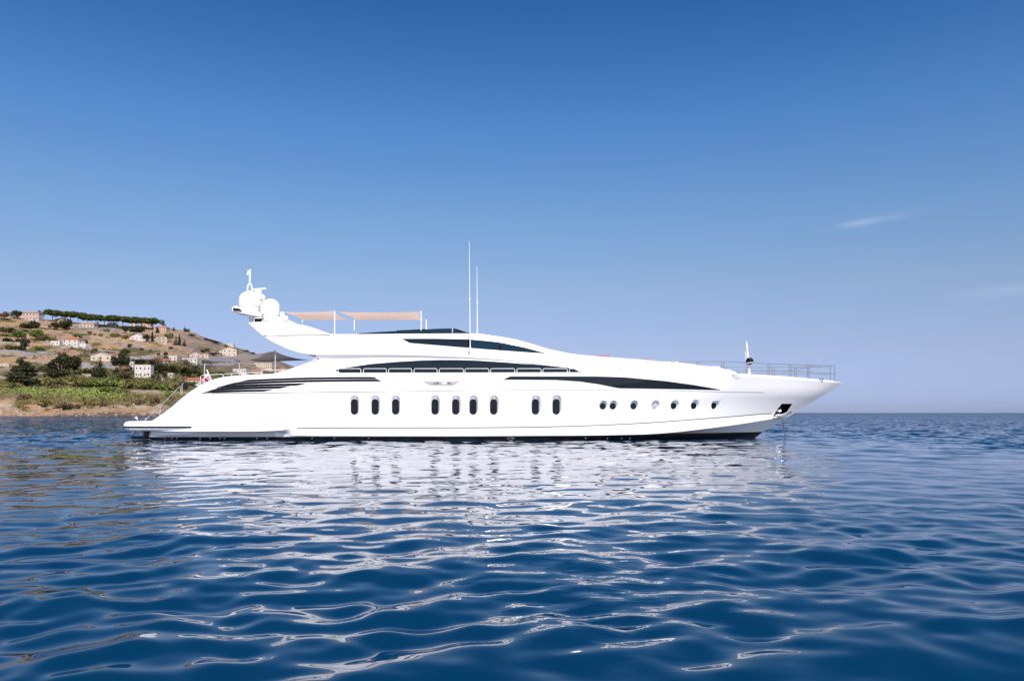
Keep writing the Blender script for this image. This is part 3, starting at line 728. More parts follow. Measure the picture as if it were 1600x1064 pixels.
def bow_y(x): return float(np.interp(x, [905, 915, 925, 1000, 1140, 1200, 1280, 1305], [572.5, 568, 564.0, 564.2, 565, 568.2, 570.6, 571.6]))
def dk(x): return float(pchip(L0.px, L0.py, [x])[0]) + .5
xsr = [905, 910, 915, 920, 926] + list(range(940, 1300, 20)) + [1305]
def draw(b, f):
    tube(b, [f(rail_pt(x, bow_y(x))) for x in xsr], .02, 6)
both('bow_rail', draw, M_brail)
def draw(b, f):
    tube(b, [f(rail_pt(x, y)) for x, y in ((905, 573), (940, 575), (980, 577), (1015, 578.3), (1030, 580), (1040, 583))], .018, 6)
both('mid_rail', draw, M_brail)
def draw(b, f):
    tube(b, [f(rail_pt(x, y)) for x, y in ((1140, 582), (1145, 579), (1200, 579.4), (1240, 579.8), (1300, 583.6), (1305, 584))], .02, 6)
    tube(b, [f(rail_pt(x, y)) for x, y in ((1245, 580.5), (1256, 574.5), (1268, 572.2), (1282, 573.8))], .02, 6)
both('mid_rail', draw, M_brail)
for xx in ((928, 931.2), (968.3, 971.5), (1008.5, 1012), (1049, 1052), (1089, 1092), (1127.5, 1131), (1166, 1169), (1200, 1203), (1233, 1236), (1262, 1264.5), (1304.5,)):
    for x in xx: both('stanchion', lambda b, f, x=x: tube(b, [f(rail_pt(x, dk(x) + .4)), f(rail_pt(x, bow_y(x)))], .021, 6), M_brail)
# stern stair handrails
def draw(b, f):
    tube(b, [f(P(x, y, CL - 3.5)) for x, y in ((249, 655), (251, 634), (254, 630), (258, 627.5), (281, 603.5), (282.5, 603.8), (282.6, 617))], .022, 6)
both('stern_handrail', draw, M_pole)
def draw(b, f):
    tube(b, [f(P(x, y, CL - 3.4)) for x, y in ((284.5, 617), (284.6, 600), (287, 598.5))], .022, 6)
both('stern_handrail', draw, M_pole)
def draw(b, f):
    tube(b, [f(P(x, y, CL - 3.4)) for x, y in ((227, 656), (249, 636))], .018, 5)
both('stern_handrail', draw, M_pole)
def draw(b, f):
    tube(b, [f(P(x, y, CL - 3.5)) for x, y in ((313, 604), (313.5, 588), (315.5, 586.5), (347, 584.5), (349, 586), (349, 592))], .026, 6)
both('aft_rail', draw, M_rail)
def draw(b, f):
    tube(b, [f(P(x, y, CL - 3.4)) for x, y in ((350, 584.3), (407, 581.5))], .02, 6)
    for x in (362, 385, 400): tube(b, [f(P(x, 590, CL - 3.4)), f(P(x, 584.5 - (x - 350) * .05, CL - 3.4))], .02, 6)
both('aft_rail', draw, M_rail)

# bow mast, day shape, chain, flag, cushions: things carried by the yacht
b = bmesh.new(); tube(b, [P(1170.6, 587, CL), P(1169, 563, CL), P(1166.3, 533.5, CL)], .10, 10, r2=.035); tube(b, [P(1165.4, 575, CL), P(1165, 549, CL)], .02, 5); obj('bow_mast', b, M_dome, yacht)
ORG = P(1171.3, 570.4, 54.82)
ball = empty('day_shape_ball', ORG, 'black anchor day shape ball with white band hung on the bow mast', 'signal ball')
b = bmesh.new(); R = 5.9 * CL / FPX
prof = [(max(.01, R * math.sin(a)), R - R * math.cos(a)) for a in np.linspace(0, math.pi, 15)]
lathe(b, ORG, prof, 24); obj('sphere', b, M_black, ball)
b = bmesh.new(); zc = R * .58; lathe(b, ORG, [(R * .86, zc - .035), (R * .94, zc - .03), (R * .955, zc + .03), (R * .88, zc + .035)], 24); obj('band', b, M_dome, ball)
b = bmesh.new(); tube(b, [ORG + Vector((0, 0, 2 * R)), ORG + Vector((0, 0, 2 * R + .2))], .02, 5); obj('hook', b, M_steel, ball)
a, c = P(1222.5, 655, 54.4), P(1227.6, 688.2, 54.3); ORG = Vector((c.x, c.y, 0))
b = bmesh.new()
for k in range(34):
    t = k / 34; p = a + (c - a) * t; d = (c + Vector((.03, 0, -.3)) - a) / 34
    side = Vector((.026, 0, 0)) if k % 2 else Vector((0, .026, 0))
    tube(b, [p - d * .15, p + side, p + d + side * .9, p + d * 1.15, p + d - side * .9, p - side, p - d * .15], .012, 5)
tag(obj('anchor_chain', b, M_chain, None), 'thin dark anchor chain running from the bow pocket down into the sea', 'chain')
# ensign on the quarter, hanging in folds from a raked staff
b = bmesh.new(); tube(b, [P(331, 596, 54.6), P(323, 577.5, 54.6)], .035, 6); staff = None
ORG = Vector((-1.0, CL, 0.0)); staff = obj('flag_staff', b, M_dome, yacht)
b = bmesh.new(); nx, ny = 14, 12; G = []
top, bot = P(323.4, 579.5, 54.55), P(329.5, 592.5, 54.55)
for i in range(nx + 1):
    u = i / nx; col = []
    for j in range(ny + 1):
        v = j / ny; p = top * (1 - v) + bot * v
        col.append(b.verts.new(p + Vector((-.32 * u * (1 + .4 * math.sin(v * 5)), .14 * math.sin(u * 9 + v * 2), -.45 * u - .05 * math.sin(u * 7)))))
    G.append(col)
for i in range(nx):
    for j in range(ny):
        f = b.faces.new((G[i][j], G[i + 1][j], G[i + 1][j + 1], G[i][j + 1])); f.smooth = True
        u, v = (i + .5) / nx, (j + .5) / ny
        f.material_index = 1 if (v < .5 and u < .5 and abs(u - v) > .1 and abs(u + v - .5) > .1) else (0 if v > .5 or u > .5 else 2)
ORG = top.copy(); bmesh.ops.translate(b, verts=b.verts, vec=-ORG); me = bpy.data.meshes.new('ensign_flag'); b.to_mesh(me); b.free()
o = bpy.data.objects.new('ensign_flag', me); COL.objects.link(o); o.location = ORG
for m_ in (mat('flag_red_cloth', (.45, .16, .20), rough=.9, var=.1, vscale=5), mat('flag_blue_cloth', (.04, .05, .2), rough=.9, var=.1, vscale=5), mat('flag_white_cloth', (.7, .68, .7), rough=.9, var=.05, vscale=5)): me.materials.append(m_)
tag(o, 'limp red, white and blue ensign hanging at the stern of the yacht', 'flag')
def cushion(n, px, py, w, h, Y, label):
    b = bmesh.new(); global ORG; ORG = P(px, py, Y)
    for k in range(n): box(b, ORG + Vector(((k - (n - 1) / 2) * w / n, 0, h / 2)), (w / n * .96, .9, h), bevel=min(.05, h * .35))
    bmesh.ops.translate(b, verts=b.verts, vec=-ORG); autosharp(b); me = bpy.data.meshes.new('cushion'); b.to_mesh(me); b.free()
    o = link_mesh('cushion', me, M_red); o.location = ORG; tag(o, label, 'cushion', 'red cushions on the foredeck')
cushion(4, 940, 559.2, 1.0, .13, 54.2, 'row of small red seat cushions on the cabin roof behind the rail')
cushion(2, 1007, 564.6, .55, .12, 54.0, 'low red cushion on the foredeck nearest the bow')
b = bmesh.new(); ORG = Vector((-1.0, CL, 0.0)); tube(b, [P(925, 558.4, 54.3), P(952, 559.6, 54.3)], .04, 6); obj('sofa_back', b, M_super, yacht)
# ------------------------------------------------------------------ the headland
RPX = [-320, -150, 0, 60, 130, 200, 250, 280, 320, 345, 370, 400, 430, 460, 480, 520, 580, 650, 690]
RPY = [476, 482, 489.5, 498, 505, 509, 511.5, 515.5, 527, 536, 543, 552.5, 562, 573, 581, 594, 612, 640, 651]
GS = [0, .012, .034, .07, .12, .176, .278, .39, .526, .684, .865, 1]
GG = [0, .05, .117, .227, .264, .30, .423, .546, .669, .791, .914, 1]
def shoreY(px): return 437 + np.maximum(0, np.asarray(px, float) - 250) * 1.0 + 0 * np.asarray(px, float)
def ridgeY(px): return 880 + 0.35 * np.asarray(px, float)
def ridgeR(px): return pchip(RPX, RPY, px)
def vnoise(x, y, seed=0):
    xi, yi = np.floor(x).astype(np.int64), np.floor(y).astype(np.int64); fx, fy = x - xi, y - yi
    fx, fy = fx * fx * (3 - 2 * fx), fy * fy * (3 - 2 * fy)
    def h(a, b):
        n = (a * 374761393 + b * 668265263 + seed * 974711) & 0xffffffff
        n = ((n ^ (n >> 13)) * 1274126177) & 0xffffffff
        return ((n ^ (n >> 16)) & 0xffff) / 65535.0
    return (h(xi, yi) * (1 - fx) + h(xi + 1, yi) * fx) * (1 - fy) + (h(xi, yi + 1) * (1 - fx) + h(xi + 1, yi + 1) * fx) * fy
def fbm(x, y, seed=0, o=4):
    s = 0; a = .5
    for k in range(o): s = s + a * vnoise(x * 2 ** k, y * 2 ** k, seed + k * 7); a *= .5
    return s
def groundZ(px, Y):
    px = np.asarray(px, float); Y = np.asarray(Y, float)
    Ys, Yr = shoreY(px), np.maximum(ridgeY(px), shoreY(px) + 60)
    s = (Y - Ys) / (Yr - Ys); X = (px - 800) * Y / FPX
    rag = (fbm(X / 22, Y / 22, 3) - .47)
    s2 = s + rag * .03 * np.exp(-np.maximum(s, 0) / .06)
    g = np.interp(s2, GS, GG)
    row = 649 - (649 - ridgeR(px)) * g
    z = CAMH + (HOR - row) * Y / FPX
    z = np.where(s2 < 0, -40 * np.abs(s2) - .1, z)
    back = np.maximum(0, s - 1); z = z - back * 60 - back ** 2 * 60
    lump = (fbm(X / 60, Y / 60, 9) - .47) * 5 * np.clip(s * 4, 0, 1) * np.clip((1 - s) * 6, 0, 1)
    z2 = z + lump
    # cultivation terraces on the middle slope
    tz = 3.4; q = z2 / tz; fq = np.floor(q) + np.clip((q - np.floor(q) - .55) / .45, 0, 1)
    w = np.clip((s - .3) * 8, 0, 1) * np.clip((.97 - s) * 8, 0, 1) * .6
    return z2 * (1 - w) + fq * tz * w
def rowY(px, row):
    g = (649 - row) / (649 - float(ridgeR([px])[0])); s = float(np.interp(g, GG, GS))
    Ys, Yr = float(shoreY(px)), max(float(ridgeY(px)), float(shoreY(px)) + 60)
    return Ys + s * (Yr - Ys)
def onhill(px, row):
    Y = rowY(px, row); return Vector(((px - 800) * Y / FPX, Y, float(groundZ([px], [Y])[0])))

def build_hill():
    pxs = np.linspace(-320, 690, 620)
    ss = np.concatenate([np.linspace(-.06, .14, 62), np.linspace(.14, 1.0, 150)[1:], np.linspace(1.0, 1.5, 14)[1:]])
    PX, SS = np.meshgrid(pxs, ss, indexing='ij')
    Ys = shoreY(PX); Yr = np.maximum(ridgeY(PX), Ys + 60)
    Y = Ys + SS * (Yr - Ys); X = (PX - 800) * Y / FPX; Z = groundZ(PX, Y)
    row = 649 - (649 - ridgeR(PX.ravel()).reshape(PX.shape)) * np.interp(SS, GS, GG)
    n1 = fbm(X / 14, Y / 20, 21, 5); n2 = fbm(X / 45, Y / 30, 33); n3 = fbm(X / 6, Y / 8, 40, 3)
    def C(*c): return np.array(c)
    tan, pink, gold = C(.37, .24, .145), C(.35, .25, .195), C(.39, .245, .11)
    olive, green, earth, rock, mauve, stone = C(.105, .095, .045), C(.09, .11, .03), C(.40, .235, .14), C(.36, .27, .20), C(.20, .165, .16), C(.36, .33, .31)
    def mixc(a, b, f): return a * (1 - f[..., None]) + b * f[..., None]
    def ss_(x, a, b): t = np.clip((x - a) / (b - a), 0, 1); return t * t * (3 - 2 * t)
    c = mixc(np.broadcast_to(tan, X.shape + (3,)), np.broadcast_to(pink, X.shape + (3,)), ss_(n2, .35, .6))
    c = mixc(c, np.broadcast_to(gold, c.shape), ss_(fbm(X / 30, Y / 16, 50), .52, .66) * .8)
    c = mixc(c, np.broadcast_to(mauve, c.shape), ss_(PX, 255, 310) * ss_(fbm(X / 70, Y / 9, 55), .36, .5) * .9)
    c = mixc(c, np.broadcast_to(stone, c.shape), ss_(fbm(X / 50, Y / 5, 60, 3), .55, .68) * .6)
    veg = ss_(n1 + .12 * (row > 560), .50, .60) * np.where(PX > 250, .5, .95)
    c = mixc(c, np.broadcast_to(olive, c.shape), veg)
    lowv = ss_(row, 572, 584) * (1 - ss_(row, 626 + 8 * (n2 - .5) * 6, 634 + 8 * (n2 - .5) * 6))
    c = mixc(c, mixc(np.broadcast_to(olive, c.shape), np.broadcast_to(green, c.shape), ss_(n1, .4, .55)), lowv * .85)
    field = np.exp(-((row - 613) / 2.2) ** 2) * ss_(PX, 195, 215)
    c = mixc(c, np.broadcast_to(C(.40, .31, .17), c.shape), field * .9)
    shore = ss_(row, 622 + (n2 - .47) * 40, 632 + (n2 - .47) * 40)
    c = mixc(c, mixc(np.broadcast_to(earth, c.shape), np.broadcast_to(rock, c.shape), ss_(n3, .4, .6)), shore)
    c = mixc(c, np.broadcast_to(C(.12, .085, .06), c.shape), ss_(row, 647.2, 648.6))
    c = c * (0.52 + .36 * n3)[..., None]
    verts = np.stack([X, Y, Z], -1).reshape(-1, 3)
    nr, nc = X.shape; idx = np.arange(nr * nc).reshape(nr, nc)
    quads = np.stack([idx[:-1, :-1], idx[1:, :-1], idx[1:, 1:], idx[:-1, 1:]], -1).reshape(-1, 4)
    me = bpy.data.meshes.new('hillside'); me.from_pydata(verts.tolist(), [], quads.tolist())
    at = me.color_attributes.new('ground', 'FLOAT_COLOR', 'POINT')
    at.data.foreach_set('color', np.concatenate([c.reshape(-1, 3), np.ones((nr * nc, 1))], 1).astype(np.float32).ravel())
    m = mat('hill_ground', (.3, .2, .15), rough=.95, spec=.1); nt = m.node_tree; b = nt.nodes['Principled BSDF']
    a = nt.nodes.new('ShaderNodeAttribute'); a.attribute_name = 'ground'
    tc = nt.nodes.new('ShaderNodeTexCoord'); nz = nt.nodes.new('ShaderNodeTexNoise'); nz.inputs['Scale'].default_value = .55; nz.inputs['Detail'].default_value = 5
    rp = nt.nodes.new('ShaderNodeMapRange'); rp.inputs[1].default_value = .3; rp.inputs[2].default_value = .7; rp.inputs[3].default_value = .62; rp.inputs[4].default_value = 1.35
    mx = nt.nodes.new('ShaderNodeMixRGB'); mx.blend_type = 'MULTIPLY'; mx.inputs[0].default_value = 1
    nt.links.new(tc.outputs['Object'], nz.inputs['Vector']); nt.links.new(nz.outputs[0], rp.inputs[0]); nt.links.new(a.outputs['Color'], mx.inputs[1]); nt.links.new(rp.outputs[0], mx.inputs[2]); nt.links.new(mx.outputs[0], b.inputs['Base Color'])
    bp = nt.nodes.new('ShaderNodeBump'); bp.inputs['Distance'].default_value = 1.0; bp.inputs['Strength'].default_value = .6; nt.links.new(nz.outputs[0], bp.inputs['Height']); nt.links.new(bp.outputs[0], b.inputs['Normal'])
    o = link_mesh('hillside', me, m); tag(o, kind='structure'); return o
hill = build_hill()

# ------------------------------------------------------------------ foliage
def leafmat(name, c, v=.45, sc=.5):
    m = mat(name, c, rough=.75, spec=.2, var=v, vscale=sc, vdetail=3); nt = m.node_tree; b = nt.nodes['Principled BSDF']; o = nt.nodes['Material Output']
    src = b.inputs['Base Color'].links[0].from_socket
    tr = nt.nodes.new('ShaderNodeBsdfTranslucent'); mx = nt.nodes.new('ShaderNodeMixShader'); mx.inputs[0].default_value = .22
    nt.links.new(src, tr.inputs['Color']); nt.links.new(b.outputs[0], mx.inputs[1]); nt.links.new(tr.outputs[0], mx.inputs[2]); nt.links.new(mx.outputs[0], o.inputs['Surface']); return m
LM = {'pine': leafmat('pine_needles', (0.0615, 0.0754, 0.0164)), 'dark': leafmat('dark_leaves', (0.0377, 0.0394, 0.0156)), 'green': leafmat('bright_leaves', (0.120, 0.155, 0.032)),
      'olive': leafmat('olive_leaves', (0.1640, 0.1435, 0.0492)), 'cypress': leafmat('cypress_leaves', (0.0213, 0.0295, 0.0148)), 'palm': leafmat('palm_fronds', (0.0574, 0.0558, 0.0213)),
      'reed': leafmat('reed_blades', (0.255, 0.300, 0.085)), 'dry': leafmat('dry_grass', (0.2214, 0.1763, 0.0820)), 'rust': leafmat('rusty_scrub', (0.1230, 0.0779, 0.0492)), 'yellow': leafmat('yellow_scrub', (0.1722, 0.1558, 0.0533))}
M_bark = mat('bark', (.16, .125, .10), rough=.9, var=.3, vscale=2)
def leaf_mesh(name, lobes, nf, size, seed, flat=0.0, m=None):
    """leaf clumps spread through ellipsoid lobes (cx,cy,cz,rx,ry,rz)"""
    rng = np.random.default_rng(seed); V = []; F = []
    w = np.array([l[3] * l[4] + l[3] * l[5] for l in lobes]); w = w / w.sum()
    for k in rng.choice(len(lobes), nf, p=w):
        l = lobes[k]; d = rng.normal(size=3); d /= np.linalg.norm(d); rr = (.55 + .5 * rng.random()) ** .8
        p = np.array(l[:3]) + d * np.array(l[3:6]) * rr
        nrm = d + rng.normal(size=3) * .7; nrm[2] += flat; nrm /= np.linalg.norm(nrm)
        t = np.cross(nrm, rng.normal(size=3)); t /= np.linalg.norm(t); u = np.cross(nrm, t); s = size * (.6 + .8 * rng.random())
        i = len(V); V += [p + t * s, p + u * s * .7, p - t * s * .9, p - u * s * .7]; F.append((i, i + 1, i + 2, i + 3))
    me = bpy.data.meshes.new(name); me.from_pydata([tuple(v) for v in V], [], F)
    if m: me.materials.append(m)
    return me
def trunk_mesh(name, h, r, limbs, seed):
    rnd = random.Random(seed); b = bmesh.new()
    tube(b, [(0, 0, -1.5), (rnd.uniform(-.1, .1), 0, h * .4), (rnd.uniform(-.3, .3), rnd.uniform(-.3, .3), h)], r, 7, r2=r * .6)
    for (x, y, z, z0) in limbs: tube(b, [(0, 0, z0), (x * .5, y * .5, z0 + (z - z0) * .6), (x, y, z)], r * .5, 5, r2=r * .2)
    for f in b.faces: f.smooth = True
    me = bpy.data.meshes.new(name); b.to_mesh(me); b.free(); me.materials.append(M_bark); return me
def rlobes(n, R, zc, H, r0, seed, pw=1.0):
    rnd = random.Random(seed); out = []
    for i in range(n):
        a = rnd.uniform(0, 6.283); q = R * rnd.random() ** .5 * .75; z = zc + rnd.uniform(-.5, .5) * H * (1 - .5 * q / R)
        r = r0 * rnd.uniform(.7, 1.25); out.append((q * math.cos(a), q * math.sin(a), z, r, r, r * pw))
    return out
PROTO = {}
def proto(kind, variant):
    key = (kind, variant)
    if key in PROTO: return PROTO[key]
    s = hash(kind) % 1 + variant * 17 + len(kind)
    if kind == 'umbrella':      # crown wide and flat on a bare trunk
        lob = rlobes(20, 7.4, 8.2, 2.6, 2.4, s, .9)
        r = (leaf_mesh('crown', lob, 3200, .46, s, .6), trunk_mesh('trunk', 9.0, .34, [(l[0] * .8, l[1] * .8, l[2] - .4, 5.2) for l in lob[:7]], s))
    elif kind == 'broad':
        lob = rlobes(13, 5.2, 6.0, 5.5, 2.1, s, .85); r = (leaf_mesh('crown', lob, 1700, .42, s), trunk_mesh('trunk', 5.5, .32, [(l[0] * .8, l[1] * .8, l[2], 2.2) for l in lob[:7]], s))
    elif kind == 'layered':     # spreading cedar-like pine with gaps between tiers
        lob = []; rnd = random.Random(s)
        for t in range(7):
            z = 2.2 + t * 1.45; R = 6.5 * (1 - t / 8.2)
            for q in range(5):
                a = rnd.uniform(0, 6.28); d = R * rnd.uniform(.35, .8); lob.append((d * math.cos(a), d * math.sin(a), z + rnd.uniform(-.4, .4), R * .5, R * .5, .75))
        r = (leaf_mesh('crown', lob, 3000, .42, s, .5), trunk_mesh('trunk', 11.5, .36, [(l[0], l[1], l[2], l[2] - .8) for l in lob[:22:2]], s))
    elif kind == 'cypress':
        lob = [(0, 0, 1 + k * 1.1, 1.25 * (1 - (k / 9.5) ** 1.6) + .1, 1.25 * (1 - (k / 9.5) ** 1.6) + .1, 1.0) for k in range(9)]
        r = (leaf_mesh('crown', lob, 700, .30, s), trunk_mesh('trunk', 8, .16, [], s))
    elif kind == 'conifer':
        lob = [(0, 0, 1.5 + k * 1.2, 2.6 * (1 - k / 9) + .2, 2.6 * (1 - k / 9) + .2, .5) for k in range(9)]
        r = (leaf_mesh('crown', lob, 700, .32, s, .3), trunk_mesh('trunk', 12.0, .16, [], s))
    elif kind == 'palm':
        rng = np.random.default_rng(s); V = []; F = []
        for k in range(46):
            a = rng.random() * 6.283; e = rng.uniform(-.5, 1.2); L_ = rng.uniform(2.6, 3.6); q = np.array([math.cos(a), math.sin(a)]); p0 = np.array([0, 0, 5.6]); prev = None
            for j in range(6):
                t = j / 5; h = L_ * t; z = 5.6 + h * math.sin(e) - 1.5 * t * t; x = h * max(.25, math.cos(e)); wv = .42 * math.sin(math.pi * min(1, t * .9 + .08)); sd = np.array([-q[1], q[0]])
                a1 = (*(q * x + sd * wv), z - .12 * j / 5); a2 = (*(q * x - sd * wv), z - .12 * j / 5); V += [a1, a2]; i = len(V)
                if prev is not None: F.append((prev, prev + 1, i - 1, i - 2))
                prev = i - 2
        me = bpy.data.meshes.new('crown'); me.from_pydata([tuple(v) for v in V], [], F); r = (me, trunk_mesh('trunk', 5.6, .38, [], s))
    else:                       # bush
        lob = rlobes(8, 2.6, 1.0, 1.0, 1.2, s, .85); r = (leaf_mesh('crown', lob, 420, .34, s), None)
    PROTO[key] = r; return r
MM = {}
def mesh_with(me, m):
    k = (me.name, m.name)
    if k not in MM:
        c = me.copy(); c.materials.clear(); c.materials.append(m); MM[k] = c
    return MM[k]
tree_n = 0
def tree(kind, px, row, w, h, leaf, label, cat='tree', group=None, nm=None, sink=.0):
    """w, h: crown width and full height in photo pixels; row: photo row of the foot"""
    global tree_n; tree_n += 1; v = tree_n % 5
    p = onhill(px, row); sc_ = p.y / FPX
    dims = {'umbrella': (16, 11), 'broad': (11.5, 10.2), 'layered': (13, 13), 'cypress': (2.7, 11), 'conifer': (5.6, 13), 'palm': (6.4, 7.6), 'bush': (6.2, 2.9)}[kind]
    nm = nm or {'umbrella': 'umbrella_pine', 'broad': 'broadleaf_tree', 'layered': 'spreading_pine', 'cypress': 'cypress_tree', 'conifer': 'conifer_tree', 'palm': 'palm_tree', 'bush': 'bush'}[kind]
    s = (w * sc_ / dims[0], w * sc_ / dims[0], h * sc_ / dims[1])
    cr, tk = proto(kind, v)
    p.z -= .3 + sink
    if tk is None:
        o = bpy.data.objects.new(nm, mesh_with(cr, LM[leaf])); COL.objects.link(o); o.location = p; o.scale = s; o.rotation_euler = (0, 0, tree_n * 2.4); return tag(o, label, cat, group)
    r = empty(nm, p, label, cat, group, rz=tree_n * 2.4, scale=s)
    for n_, me in (('crown', mesh_with(cr, LM[leaf])), ('trunk', tk)):
        c = bpy.data.objects.new(n_, me); COL.objects.link(c); c.parent = r
    return r
def dense(name, zones, m, size, seed, label, cat, blades=False):
    """ground cover: many small leaf faces over patches of slope given in photo pixels"""
    rng = np.random.default_rng(seed); V = []; F = []
    for (x0, x1, r0, r1, n, hh) in zones:
        cl = [(rng.uniform(x0, x1), rng.uniform(r0, r1)) for _ in range(max(3, int(n / 45)))]
        for k in range(n):
            cx, cr = cl[rng.integers(len(cl))]; px = cx + rng.normal() * 4.0; row = min(max(cr + rng.normal() * 1.2, r0 - 1), r1 + 1)
            Y = rowY(px, row); z = float(groundZ([px], [Y])[0]); X = (px - 800) * Y / FPX
            hgt = hh * abs(rng.normal()) * .6; p = np.array([X, Y, z + hgt * rng.random()])
            if blades:
                a = rng.random() * 6.28; t = np.array([math.cos(a), math.sin(a), 0]) * size * .35; lean = rng.normal(size=2) * .5
                i = len(V); top = p + np.array([lean[0], lean[1], hh * (.5 + .7 * rng.random())]); V += [p - t, p + t, top + t * .3, top - t * .3]
            else:
                nrm = rng.normal(size=3); nrm[2] = abs(nrm[2]) + .4; nrm /= np.linalg.norm(nrm); t = np.cross(nrm, rng.normal(size=3)); t /= np.linalg.norm(t); u = np.cross(nrm, t); s = size * (.5 + rng.random())
                i = len(V); V += [p + t * s, p + u * s * .7, p - t * s, p - u * s * .7]
            F.append((i, i + 1, i + 2, i + 3))
    me = bpy.data.meshes.new(name); me.from_pydata([tuple(v) for v in V], [], F); o = link_mesh(name, me, m); return tag(o, label, cat, kind='stuff')
# ------------------------------------------------------------------ houses, greenhouses, walls
def plaster(name, c): return mat(name, c, rough=.85, var=.07, vscale=.6)
W = {'white': plaster('white_plaster', (0.467, 0.435, 0.410)), 'cream': plaster('cream_plaster', (0.426, 0.361, 0.287)), 'pink': plaster('pink_plaster', (0.394, 0.303, 0.271)), 'peach': plaster('peach_plaster', (0.377, 0.254, 0.180)), 'grey': plaster('grey_plaster', (0.238, 0.213, 0.205))}
RF = {'orange': mat('orange_roof_tiles', (0.328, 0.098, 0.037), rough=.85, var=.25, vscale=1.5), 'red': mat('red_roof_tiles', (0.246, 0.078, 0.049), rough=.85, var=.25, vscale=1.5), 'pink': mat('faded_roof_tiles', (0.295, 0.172, 0.139), rough=.85, var=.2, vscale=1.5), 'pale': plaster('pale_roof', (0.385, 0.353, 0.328))}
M_win = mat('dark_house_window', (.06, .055, .055), rough=.15, var=.4, vscale=.4)
M_ghouse = mat('whitewashed_greenhouse_glass', (0.246, 0.230, 0.234), rough=.35, var=.14, vscale=.25, vstretch=(3, .3, 1))
M_stone = mat('dry_stone', (0.230, 0.197, 0.172), rough=.95, var=.3, vscale=.8)
def house(px, row, w, h, wall, roof, rm, label, rz=0.0, win=(3, 2), dep=.7, cat='house', nm='house', annex=None, chim=False):
    """px, row: middle of the foot; w, h: wall width and wall height in photo pixels"""
    global ORG
    p = onhill(px, row); s = p.y / FPX; Wd, H = w * s * .93, h * s * .93; D = Wd * dep if w < 30 else Wd * min(dep, .4)
    z0 = p.z; p.y += D * .5; ORG = p
    r = empty(nm, p, label, cat, rz=rz)
    rh = .0
    def put(name, b, m, par, sharp=28):
        bmesh.ops.recalc_face_normals(b, faces=b.faces)
        if sharp: autosharp(b, sharp)
        me = bpy.data.meshes.new(name); b.to_mesh(me); b.free(); return link_mesh(name, me, m, par)
    b = bmesh.new(); box(b, (0, 0, (H - 6) / 2), (Wd, D, H + 6)); 
    if annex:
        for (ax, aw, ah) in annex: box(b, (ax * s, -.2, (ah * s - 6) / 2), (aw * s, D * .7, ah * s + 6))
    if roof == 'gable':
        rh = min(Wd * .25, 2.6); a = [(-Wd / 2, H), (Wd / 2, H), (0, H + rh)]
        prism(b, [Vector((x, -D / 2, z - .002)) for x, z in a], (0, D, 0))
    wl_ = put('wall', b, W[wall], r)
    b = bmesh.new(); e = .45
    if roof == 'hip':
        rh = min(Wd, D) * .24; x, y = Wd / 2 + e, D / 2 + e; k = max(0.05, (Wd - D) / 2) if Wd > D else .05
        v = [b.verts.new(q) for q in ((-x, -y, H + .02), (x, -y, H + .02), (x, y, H + .02), (-x, y, H + .02), (-k, 0, H + rh), (k, 0, H + rh), (-x, -y, H + .18), (x, -y, H + .18), (x, y, H + .18), (-x, y, H + .18))]
        b.faces.new((v[0], v[3], v[2], v[1]))
        for i in range(4): b.faces.new((v[i], v[(i + 1) % 4], v[6 + (i + 1) % 4], v[6 + i]))
        b.faces.new((v[6], v[7], v[5], v[4])); b.faces.new((v[8], v[9], v[4], v[5])); b.faces.new((v[7], v[8], v[5])); b.faces.new((v[9], v[6], v[4]))
    elif roof == 'gable':
        for sx in (-1, 1):
            prism(b, [Vector((0, -D / 2 - e, H + rh + .06)), Vector((sx * (Wd / 2 + e), -D / 2 - e, H - e * rh / (Wd / 2) + .06)), Vector((sx * (Wd / 2 + e), -D / 2 - e, H - e * rh / (Wd / 2) + .26)), Vector((0, -D / 2 - e, H + rh + .26))], (0, D + 2 * e, 0))
    elif roof == 'shed':
        prism(b, [Vector((-Wd / 2 - e, -D / 2 - e, H + .02)), Vector((-Wd / 2 - e, D / 2 + e, H + 1.9)), Vector((-Wd / 2 - e, D / 2 + e, H + 2.1)), Vector((-Wd / 2 - e, -D / 2 - e, H + .22))], (Wd + 2 * e, 0, 0))
    else:                       # flat roof with parapet
        for q in ((0, -D / 2 + .1, Wd, .25), (0, D / 2 - .1, Wd, .25)): box(b, (q[0], q[1], H + .25), (q[2], q[3], .5))
        for sx in (-1, 1): box(b, (sx * (Wd / 2 - .1), 0, H + .245), (.25, D - .5, .49))
        box(b, (0, 0, H + .05), (Wd - .6, D - .6, .1))
    rf = put('roof', b, rm if not isinstance(rm, str) else RF[rm], r)
    if chim:
        b = bmesh.new(); box(b, (Wd * .22, D * .1, H + rh * .6 + .6), (.7, .7, 1.6)); put('chimney', b, W[wall], rf)
    rnd = random.Random(int(px * 10 + row))
    nx, nz = win
    for i in range(nx):
        for j in range(nz):
            x = -Wd / 2 + Wd * (i + .5) / nx + rnd.uniform(-.1, .1); fh = H / nz; z = fh * j + fh * .52
            ww, wh = min(1.1, Wd / nx * .34) * rnd.uniform(.8, 1.2), min(1.5, fh * .42)
            b = bmesh.new(); box(b, (x, -D / 2 - .005, z), (ww, .10, wh)); put('window', b, M_win, r)
    for j in range(nz):
        for sx in (-1, 1):
            b = bmesh.new(); box(b, (sx * (Wd / 2 + .005), -D * .15, H / nz * (j + .52)), (.1, 1.1, min(1.6, H / nz * .5))); put('window', b, M_win, r)
    return r
house(45, 500, 33, 12, 'pink', 'hip', 'pink', 'large pale pink villa on the skyline left of the pine row', win=(6, 2), chim=True, annex=[(-12, 10, 8)])
house(110, 541, 29, 12.5, 'white', 'hip', 'orange', 'white two storey house with a bright orange hipped roof', rz=-.12, win=(3, 2), annex=[(20, 11, 5)], chim=True)
